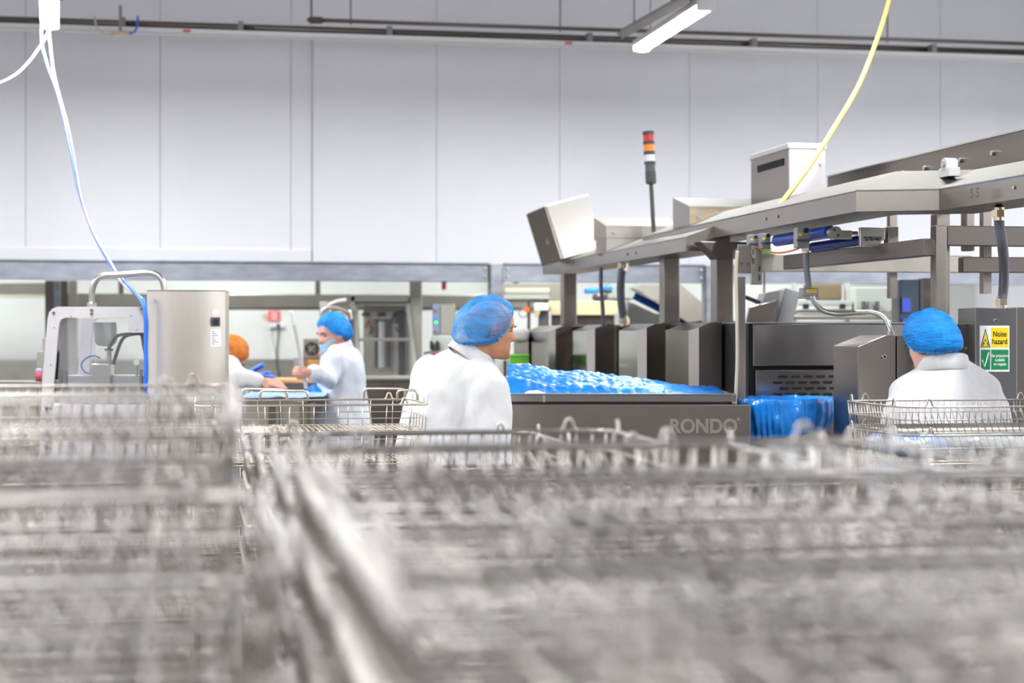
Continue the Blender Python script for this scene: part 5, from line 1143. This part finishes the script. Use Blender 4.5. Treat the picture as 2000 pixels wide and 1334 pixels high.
# --- leaning man in the middle
Yc = 7.0
tf = R(42); rv = Vector((math.sin(tf), -math.cos(tf), 0)); fv = Vector((math.cos(tf), math.sin(tf), 0))
def W(x, y, Y=Yc, d=0.0): return P(x, y, Y + d)
nb = W(922, 690, 7.05)
sh_r, sh_l = W(953, 752, 6.92), W(843, 722, 7.22)
tor = [(W(870, 1010, 7.1), 0.14, 0.10), (W(878, 900, 7.1), 0.15, 0.10), (W(884, 820, 7.1), 0.165, 0.105), (W(892, 760, 7.08), 0.17, 0.10), (W(900, 725, 7.06), 0.13, 0.08), (W(912, 700, 7.05), 0.07, 0.06)]
arm_r = ([sh_r, W(955, 860, 6.9), W(975, 955, 6.98)], [0.055, 0.045, 0.033]); arm_l = ([sh_l, W(845, 840, 7.3), W(900, 930, 7.4)], [0.055, 0.045, 0.033])
cs_ = [(W(872, 1120, 7.1), 0.25, 0.21), (W(872, 1000, 7.1), 0.235, 0.195), (W(874, 900, 7.1), 0.225, 0.18), (W(880, 820, 7.1), 0.215, 0.165, 0, 0.05), (W(888, 765, 7.08), 0.208, 0.145, 0, 0.16), (W(895, 725, 7.06), 0.165, 0.115, 0, 0.22), (W(903, 700, 7.05), 0.115, 0.09, 0, 0.2), (W(913, 688, 7.05), 0.075, 0.07, 0, 0.2)]
slv = [([W(925, 712, 7.02), W(945, 745, 6.94)], [0.075, 0.085]), ([W(893, 708, 7.1), W(850, 735, 7.2)], [0.075, 0.088]), ([W(850, 735, 7.2), W(830, 800, 7.2), W(818, 880, 7.2)], [0.088, 0.1, 0.11]),
       ([sh_r + Vector((0.0, 0, -0.015)), W(954, 800, 6.9), W(956, 870, 6.88), W(972, 940, 6.95)], [0.088, 0.088, 0.085, 0.075]),
       ([sh_l + Vector((0.0, 0, -0.02)), W(840, 830, 7.3), W(870, 900, 7.4)], [0.09, 0.085, 0.075])]
man, Mh, ct = person('man in white coat and sheer blue hair net leaning right over the table', W(957, 699, 7.0), R(16), R(6), 0, 'skin_tan', tor, tf, [arm_r, arm_l], cs_, slv, W(870, 1010, 7.1),
    hands=[dict(wrist=W(977, 965, 6.98), direction=(0.2, 0.1, -1), up=(0, -1, 0), curl=0.4)], neck_to=nb)
bouffant(Mh, man, 'net_sheer', 'blue_band', rx=0.100, ry=0.132, rz=0.112, tilt=36, tmax=104, c=(0, -0.032, 0.142), bun=0.10, seed=1.3, side=31)
eyes(Mh, man, 'hair_grey')
hb_ = MB(Mh); hb_.ball((0, -0.035, 0.125), 0.0795, 0.083, 0.062, 24, 14).build('hair', 'hair_grey', man, smooth=True)
collar(ct, W(919, 699, 7.04), 0.083, 0.083, R(12) - math.pi / 2, 0.05, R(-28), open_a=0.55)
# --- woman at right seen from behind
Yw = 6.68
tf = R(97)
tor = [(W(1845, 1000, Yw), 0.15, 0.10), (W(1845, 900, Yw), 0.15, 0.10), (W(1846, 800, Yw), 0.165, 0.10), (W(1848, 760, Yw), 0.165, 0.09), (W(1846, 735, Yw), 0.12, 0.075), (W(1842, 715, Yw), 0.06, 0.055)]
shl, shr = W(1757, 790, Yw - 0.02), W(1938, 785, Yw)
arms = [([shl + Vector((0.02, 0, -0.03)), W(1754, 860, Yw), W(1762, 920, Yw + 0.2)], [0.05, 0.042, 0.032]), ([shr + Vector((-0.02, 0, -0.03)), W(1941, 860, Yw), W(1934, 920, Yw + 0.2)], [0.05, 0.042, 0.032])]
cs_ = [(W(1845, 1100, Yw), 0.26, 0.2), (W(1845, 950, Yw), 0.24, 0.18), (W(1846, 850, Yw), 0.225, 0.16), (W(1847, 790, Yw), 0.222, 0.145), (W(1847, 757, Yw), 0.185, 0.12), (W(1848, 732, Yw), 0.13, 0.10), (W(1846, 712, Yw), 0.09, 0.08), (W(1845, 700, Yw), 0.078, 0.074)]
slv = [([W(1825, 735, Yw), W(1775, 768, Yw)], [0.07, 0.075]), ([W(1868, 732, Yw), W(1920, 765, Yw)], [0.07, 0.075]),
       ([shl + Vector((0.02, 0, -0.03)), W(1752, 860, Yw), W(1760, 920, Yw + 0.2)], [0.085, 0.078, 0.07]), ([shr + Vector((-0.02, 0, -0.03)), W(1943, 860, Yw), W(1935, 920, Yw + 0.2)], [0.085, 0.078, 0.07])]
wom, Mh, ct = person('woman in a white coat and deep blue hair net, seen from behind at right', W(1822, 727, Yw), R(116), R(16), R(-4), 'skin_pale', tor, tf, arms, cs_, slv, W(1845, 1000, Yw), neck_to=W(1838, 715, Yw), fold=0.024)
bouffant(Mh, wom, 'net_full', 'blue_band', rx=0.101, ry=0.125, rz=0.108, tilt=33, tmax=102, c=(0, -0.024, 0.142), bun=0.22, seed=4.1, side=14)
hb_ = MB(Mh); hb_.ball((0, -0.03, 0.128), 0.083, 0.088, 0.075, 24, 14).build('hair', 'hair_dark', wom, smooth=True)
eyes(Mh, wom)
collar(ct, W(1843, 716, Yw), 0.082, 0.078, tf - math.pi / 2, 0.040, R(6), open_a=0.5)
# --- man with the stick
Ys = 11.1
tf = R(205)
tor = [(W(668, 860, Ys), 0.15, 0.10), (W(668, 790, Ys), 0.16, 0.10), (W(668, 730, Ys), 0.17, 0.105), (W(667, 700, Ys), 0.17, 0.09), (W(664, 685, Ys), 0.11, 0.075), (W(660, 676, Ys), 0.06, 0.055)]
hw_ = W(604, 727, Ys - 0.42)
shA, shB = W(652, 706, Ys - 0.17), W(686, 700, Ys + 0.15)
arms = [([shB, W(695, 760, Ys + 0.1), W(680, 800, Ys - 0.1)], [0.055, 0.045, 0.034]), ([shA, W(642, 744, Ys - 0.26), hw_], [0.055, 0.045, 0.03])]
cs_ = [(W(667, 900, Ys), 0.25, 0.2), (W(668, 830, Ys), 0.235, 0.18), (W(667, 770, Ys), 0.205, 0.155), (W(667, 725, Ys), 0.195, 0.135), (W(667, 700, Ys), 0.18, 0.12), (W(666, 684, Ys), 0.125, 0.10), (W(662, 674, Ys), 0.08, 0.074)]
slv = [([shB, W(688, 745, Ys + 0.12), W(684, 790, Ys)], [0.08, 0.075, 0.07]), ([shA, W(642, 744, Ys - 0.26), W(614, 729, Ys - 0.39)], [0.078, 0.066, 0.052])]
stp0, stp1 = P(569, 608, Ys - 0.55), P(598, 758, Ys - 0.38)
mn, Mh, ct = person('man with blue hair net and beard net holding an upright stick', W(651, 689, Ys), R(218), R(8), R(3), 'skin_rosy', tor, tf, arms, cs_, slv, W(668, 860, Ys), coat_mat='coat_blue', neck_to=W(661, 690, Ys),
    hands=[dict(wrist=hw_, direction=(-1, -0.25, 0.12), up=(-0.1, -1, 0.25), curl=1.15, s=0.85)])
bouffant(Mh, mn, 'net_full', 'blue_band', rx=0.098, ry=0.122, rz=0.112, tilt=30, tmax=98, c=(0, -0.022, 0.15), bun=0.12, seed=8.7, side=16)
eyes(Mh, mn)
# beard net: band under nose round the jaw
bn = MB(Mh); rs = []
for j in range(9):
    zj = -0.012 + 0.082 * j / 8; yf, yb, hwj = lerp_tab(HEAD, max(0.004, min(0.1, zj))); ring = []
    for k in range(25):
        a = R(-14) + R(208) * k / 24; g_ = 0.010 * (0.6 + 0.6 * N(math.cos(a) * 3, math.sin(a) * 3, j * 0.4)); cy_ = (yf + yb) / 2
        zr = zj + (0.055 - 0.0) * max(0, -math.sin(a - 0) * 0.0 + abs(math.cos(a)) - 0.55) * 1.2
        ring.append(Vector(((hwj + g_) * math.cos(a), cy_ + ((yf - yb) / 2 + g_ + 0.004) * math.sin(a), zr)))
    rs.append(ring)
vs = [p for r in rs for p in r]
bn.add(vs, [(j * 25 + i, j * 25 + i + 1, (j + 1) * 25 + i + 1, (j + 1) * 25 + i) for j in range(8) for i in range(24)])
o = bn.build('beard_net', 'beard_net', mn, smooth=True); md = o.modifiers.new('solid', 'SOLIDIFY'); md.thickness = 0.003
collar(ct, W(661, 682, Ys), 0.082, 0.078, tf - math.pi / 2, 0.035, R(-4), mat_='coat_blue', open_a=0.5)
q = W(672, 700, Ys - 0.2)
st_ = thing('scraper_stick', 'long grey scraper stick with a pale tip held upright by the man', 'stick', stp1)
MB().cyl(stp1, stp0.lerp(stp1, 0.17), 0.012, n=12).build('shaft', 'grey_light', st_)
MB().cyl(stp0.lerp(stp1, 0.17), stp0, 0.014, 0.012, n=12).build('tip', 'white_plastic', st_)
# --- worker with the orange hair net
Yo = 10.6
tf = R(28)
tor = [(W(420, 880, Yo), 0.15, 0.10), (W(415, 800, Yo), 0.16, 0.10), (W(420, 740, Yo), 0.165, 0.10), (W(428, 716, Yo), 0.15, 0.09), (W(436, 704, Yo), 0.08, 0.07)]
hw_ = W(508, 745, Yo - 0.2)
shA = W(442, 718, Yo - 0.12); shB = W(405, 715, Yo + 0.2)
arms = [([shA, W(468, 742, Yo - 0.2), hw_], [0.052, 0.043, 0.03]), ([shB, W(440, 770, Yo + 0.35), W(475, 760, Yo + 0.4)], [0.052, 0.043, 0.03])]
cs_ = [(W(420, 900, Yo), 0.24, 0.19), (W(415, 800, Yo), 0.225, 0.17), (W(418, 745, Yo), 0.215, 0.15), (W(426, 718, Yo), 0.175, 0.125), (W(436, 702, Yo), 0.11, 0.09), (W(442, 695, Yo), 0.075, 0.07)]
slv = [([shA, W(466, 738, Yo - 0.2), W(502, 744, Yo - 0.2)], [0.08, 0.068, 0.05]), ([shB, W(440, 765, Yo + 0.33), W(470, 760, Yo + 0.4)], [0.08, 0.068, 0.055])]
orw, Mh, ct = person('bending worker in an orange hair net reaching out from behind the steel cabinet', W(436, 722, Yo), R(30), R(48), 0, 'skin_rosy', tor, tf, arms, cs_, slv, W(420, 880, Yo), neck_to=W(424, 712, Yo),
    hands=[dict(wrist=hw_, direction=(1, 0.1, -0.12), up=(0, -0.6, 0.8), curl=0.35, side=-1)])
bouffant(Mh, orw, 'orange_net', 'orange_net', rx=0.098, ry=0.118, rz=0.110, tilt=34, tmax=101, c=(0, -0.02, 0.142), bun=0.08, seed=2.2, side=16)
eyes(Mh, orw)

# work table in front of those two
Ytb = 11.3
q = P(440, 760, Ytb - 1.1)
wt = thing('work_table', 'work table with a wooden top under the blue sheets', 'table', (P(560, 760, Ytb).x, Ytb - 0.5, 0))
x0, x1 = P(430, 0, Ytb).x, P(690, 0, Ytb).x; zt_ = H - px(744 - CY, Ytb)
for k in range(5): MB().box(x0, x1, Ytb + 0.30 + 0.12 * k, Ytb + 0.416 + 0.12 * k, zt_ - 0.03, zt_).build('plank', 'wood', wt, bevel=0.003)
MB().box(P(470, 0, 11).x, P(612, 0, 11).x, Ytb - 0.75, Ytb + 0.29, zt_ - 0.13, zt_ - 0.10).build('lower_top', 'steel_h', wt, bevel=0.003)
for x in (P(476, 0, 11).x, P(600, 0, 11).x):
    for y in (Ytb - 0.7, Ytb + 0.8): MB().box(x, x + 0.05, y, y + 0.05, 0, zt_ - 0.1).build('leg', 'steel', wt)
MB().box(x0, x1, Ytb + 0.29, Ytb + 0.30, zt_ - 0.13, zt_ - 0.02).build('apron', 'grey_dark', wt)
zl = zt_ - 0.10
def bs(s, t):
    x = P(475, 0, 10.8).x + s * 0.52; y = 10.62 + t * 0.5
    return Vector((x, y, zl + 0.012 + 0.02 * abs(N(x * 9, y * 9)) + 0.02 * t))
sheet('pale blue plastic sheet lying on the work table by the reaching hand', bs, 40, 24, 'pale_film')
def bs2(s, t):
    x = P(585, 0, 10.9).x + s * 0.16; y = 10.95 + t * 0.2
    return Vector((x, y, zl + 0.012 + 0.07 * math.sin(math.pi * s) * math.sin(math.pi * t) + 0.012 * N(x * 30, y * 30)))
sheet('mound of blue film at the foot of the stick', bs2, 24, 20, 'blue_film')
for k, (x, y, dx_, rot) in enumerate(((492, 728, 30, -0.55), (500, 736, 30, -0.2), (508, 733, 34, 0.25))):
    q = P(x, y, Ytb + 0.45)
    def gl_(s, t, q=q, rot=rot, dx_=dx_):
        l = s * px(dx_, Ytb); return Vector((q.x + l * math.cos(rot) - 0.01, q.y + 0.1 * (t - 0.5), zt_ + 0.012 + max(0.0, (q.z - zt_)) * 1.0 + l * -math.sin(rot) * 0.9 + 0.012 * math.sin(7 * t + k)))
    sheet(['crumpled blue glove nearest the bending worker', 'crumpled blue glove in the middle of the blue heap', 'crumpled blue glove pointing towards the stick'][k], gl_, 12, 8, 'cable_blue_pale', 'rubber_glove', 0.012)

# ------------------------------------------------------------------ wire baskets
def rrect(wd, d, r, z, seg=6):
    pts = []
    for cx, cy_, a0 in ((wd / 2 - r, d / 2 - r, 0), (-wd / 2 + r, d / 2 - r, 90), (-wd / 2 + r, -d / 2 + r, 180), (wd / 2 - r, -d / 2 + r, 270)):
        for k in range(seg + 1):
            a = R(a0 + 90 * k / seg); pts.append(Vector((cx + r * math.cos(a), cy_ + r * math.sin(a), z)))
    return pts
def even(pts, step):
    q = pts + [pts[0]]; L_ = [0]
    for i in range(1, len(q)): L_.append(L_[-1] + (q[i] - q[i - 1]).length)
    n = round(L_[-1] / step); out = []; j = 0
    for k in range(n):
        d = L_[-1] * k / n
        while L_[j + 1] < d: j += 1
        out.append(q[j].lerp(q[j + 1], (d - L_[j]) / (L_[j + 1] - L_[j])))
    return out
class Kind: pass
def basket_kind(nm, wd, d, h, step, material, rw=0.0030, vw=0.0014, fstep=0.010, r=0.06):
    K = Kind(); K.h = h; K.wd = wd; K.d = d
    def data(mb, n):
        me = bpy.data.meshes.new(n); me.from_pydata([tuple(p) for p in mb.v], [], mb.f); me.update(); me.shade_smooth(); me.materials.append(MATS[material]); return me
    K.rim = data(MB().tube(rrect(wd, d, r, h), rw, 8, True), 'rim')
    mb = MB(); bot = even(rrect(wd - 0.012, d - 0.012, r, 0.0), step); top = even(rrect(wd, d, r, h), step)
    for a, b in zip(bot, top): mb.tube([a, b], vw, 4)
    mb.tube(rrect(wd - 0.006, d - 0.006, r, h * 0.5), vw * 1.15, 5, True)
    K.side = data(mb, 'side_wires')
    mb = MB(); mb.tube(rrect(wd - 0.012, d - 0.012, r, 0.0), rw * 0.8, 6, True)
    n = int(wd / fstep)
    for k in range(1, n): x = -wd / 2 + wd * k / n; ins = max(0, abs(x) - (wd / 2 - r)); ins = r - math.sqrt(max(0, r * r - ins * ins)) if ins else 0; mb.tube([(x, -d / 2 + 0.006 + ins, 0), (x, d / 2 - 0.006 - ins, 0)], vw, 4)
    for k in range(1, 6): y = -d / 2 + d * k / 6; mb.tube([(-wd / 2 + 0.006, y, -0.002), (wd / 2 - 0.006, y, -0.002)], vw * 1.2, 4)
    K.floor = data(mb, 'floor_wires')
    hp = [(-0.024, 0, 0), (-0.015, 0, 0.001), (-0.010, 0, 0.008), (-0.006, 0, 0.020), (0, 0, 0.0245), (0.006, 0, 0.020), (0.010, 0, 0.008), (0.015, 0, 0.001), (0.024, 0, 0)]
    K.hump = data(MB().tube(spline(hp, 4), rw, 8), 'handle')
    K.hx = wd / 2 - 0.085; K.hy = d / 2 - 0.085
    return K
fine = basket_kind('fine', 0.76, 0.545, 0.084, 0.024, 'wire_fine', vw=0.0017, fstep=0.012)
mid = basket_kind('mid', 0.76, 0.545, 0.084, 0.034, 'wire', rw=0.0036, vw=0.0023, fstep=0.05)
coarse = basket_kind('coarse', 0.82, 0.50, 0.095, 0.085, 'wire_warm', rw=0.0036, vw=0.0016, fstep=0.02, r=0.03)
def place_basket(K, loc, rz, label, group, humps):
    t = thing('wire_basket', label, 'basket', loc, rz, group)
    for nm, me in (('rim', K.rim), ('side_wires', K.side), ('floor_wires', K.floor)):
        o = bpy.data.objects.new(nm, me); C.objects.link(o); o.parent = t
    if humps:
        for sx, sy, a in ((-1, -1, 0), (1, -1, 0), (-1, 1, 0), (1, 1, 0), (-1, -1, 90), (1, 1, 90), (-1, 1, 90), (1, -1, 90)):
            o = bpy.data.objects.new('handle', K.hump); C.objects.link(o); o.parent = t
            o.location = (sx * (K.hx if a == 0 else K.wd / 2), sy * (K.d / 2 if a == 0 else K.hy), K.h); o.rotation_euler = (0, 0, R(a))
    return t
ORD = ['topmost', 'second from top', 'third from top', 'fourth from top', 'fifth from top', 'sixth from top', 'seventh from top']
def stack(K, u, w_, ztop, n, where, group, humps=1, pitch=None, jit=0.006, short=0):
    pitch = pitch or K.h + 0.005; out = []
    for k in range(n):
        z = ztop - K.h - k * pitch
        p = UW(u + K.wd / 2 + random.uniform(-jit, jit), w_ + K.d / 2 + random.uniform(-jit, jit), z)
        out.append(place_basket(K, p, TH + random.uniform(-0.008, 0.008), 'steel wire basket, %s %s' % (ORD[k], where), group, k < humps))
    zb_ = ztop - K.h - (n - 1) * pitch - 0.006
    p = UW(u + K.wd / 2, w_ + K.d / 2, 0)
    t = thing('basket_dolly', 'wheeled steel dolly under the wire baskets %s' % where, 'dolly', p, TH, 'dollies under the basket stacks'); fr = frame(p, TH)
    hw_, hd_ = K.wd / 2 - 0.01, K.d / 2 - 0.01
    MB(fr).tube([(-hw_, -hd_, zb_ - 0.012), (hw_, -hd_, zb_ - 0.012), (hw_, hd_, zb_ - 0.012), (-hw_, hd_, zb_ - 0.012)], 0.012, 8, True).build('top_frame', 'steel', t)
    for sx in (-1, 1):
        for sy in (-1, 1):
            MB(fr).cyl((sx * hw_, sy * hd_, 0.1), (sx * hw_, sy * hd_, zb_ - 0.01), 0.012, n=10).build('leg', 'steel', t)
            MB(fr).cyl((sx * hw_ - 0.015, sy * hd_, 0.05), (sx * hw_ + 0.015, sy * hd_, 0.05), 0.05, n=18).build('castor', 'grey_dark', t)
    return out
PD, PU = 0.57, 0.785
ROWS = ['nearest the camera', 'second from the camera', 'third from the camera', 'fourth from the camera', 'fifth from the camera', 'sixth from the camera']
gname = 'blurred wire baskets in the foreground'
for r_, (w_, zt_) in enumerate(((1.20, 1.335), (1.85, 1.41), (3.42, 1.38))): stack(fine if r_ == 2 else mid, (-0.69, -0.71, -0.68)[r_], w_, zt_, (5, 7, 5)[r_], 'in left file, stack %s' % ROWS[r_], gname, 1)
for r_, (w_, zt_) in enumerate(((0.98, 1.365), (1.62, 1.355), (2.30, 1.31), (3.05, 1.29), (3.90, 1.235))): stack(mid, 0.12, w_, zt_, 6 if r_ < 3 else 5, 'in middle file, stack %s' % ROWS[r_], gname, 1)
for r_, (w_, zt_) in enumerate(((2.0, 1.325), (2.75, 1.20), (3.5, 1.12))): stack(mid, 0.93, w_, zt_, 5, 'in right file, stack %s' % ROWS[r_], gname, 1)
for r_, (w_, zt_) in enumerate(((2.5, 1.08), (3.25, 1.02), (4.0, 1.0))): stack(mid, 1.75, w_, zt_, 5, 'in far right file, stack %s' % ROWS[r_], gname, 1)
# in-focus stack in front of the woman
pR = P(1768, 796, 5.5); uR, wR = ucoord(pR), wcoord(pR)
outR = stack(fine, uR, wR, pR.z, 6, 'in the sharp stack before the woman', 'sharp wire baskets in front of the woman', 6, jit=0.002, pitch=0.092)
def pouch(label, p, a, b, h, rz, material):
    n, m = 20, 8; rs = []
    for j in range(m + 1):
        t_ = math.pi * (0.06 + 0.88 * j / m); rs.append([Vector((a * math.copysign(abs(math.cos(s_)) ** 0.55, math.cos(s_)) * (0.55 + 0.45 * math.sin(t_)), b * math.copysign(abs(math.sin(s_)) ** 0.55, math.sin(s_)) * (0.55 + 0.45 * math.sin(t_)), h * 0.5 * (1 - math.cos(t_)) * (1 + 0.25 * N(math.cos(s_) * 2 + p.x * 9, math.sin(s_) * 2, p.z * 11)))) for s_ in [2 * math.pi * k / n for k in range(n)]])
    mb = MB(frame(p, rz)); mb.rings(rs); mb.build('plastic_pouch', material, None, smooth=True, label=label, cat='pouch', group='filled plastic pouches in the sharp baskets')
for k in range(1, 6):
    zb_ = pR.z - fine.h - k * 0.092 + 0.004
    for j, (du, a, m) in enumerate(((0.13, 0.10, 'pale_film'), (0.37, 0.125, 'grey_film'), (0.62, 0.11, 'grey_film' if k % 2 else 'pale_film'))):
        pouch('%s plastic pouch, %s in the %s basket of the sharp stack' % ('pale blue' if m == 'pale_film' else 'greyish clear', ['leftmost', 'middle', 'rightmost'][j], ['', 'second', 'third', 'fourth', 'fifth', 'sixth'][k]), UW(uR + du, wR + 0.27 + 0.02 * ((k + j) % 2), zb_), a, 0.20, 0.068, TH, m)
# coarse stack left of the leaning man
pB = P(835, 790, 6.1); uB, wB = ucoord(pB) - coarse.wd, wcoord(pB)
outB = stack(coarse, uB, wB, pB.z, 5, 'in the coarse stack left of the leaning man', 'coarse wire baskets left of the leaning man', 1, pitch=0.105, jit=0.003)
for k, (xa, xb, yt, dpt) in enumerate(((508, 601, 763, 0.12), (711, 791, 759, 0.34), (473, 560, 760, 0.42), (776, 815, 762, 0.30))):
    Yh = 6.12 + dpt; ta = outB[0]
    pts = [P(xa, 783, Yh), P(xa, yt + 7, Yh), P(xa + 2, yt + 2.5, Yh), P(xa + 8, yt, Yh), P(xb - 8, yt, Yh), P(xb - 2, yt + 2.5, Yh), P(xb, yt + 7, Yh), P(xb, 783, Yh)]
    MB().tube(pts, px(2.6, Yh), 10).build('hoop_handle', 'wire_warm', ta, smooth=True)
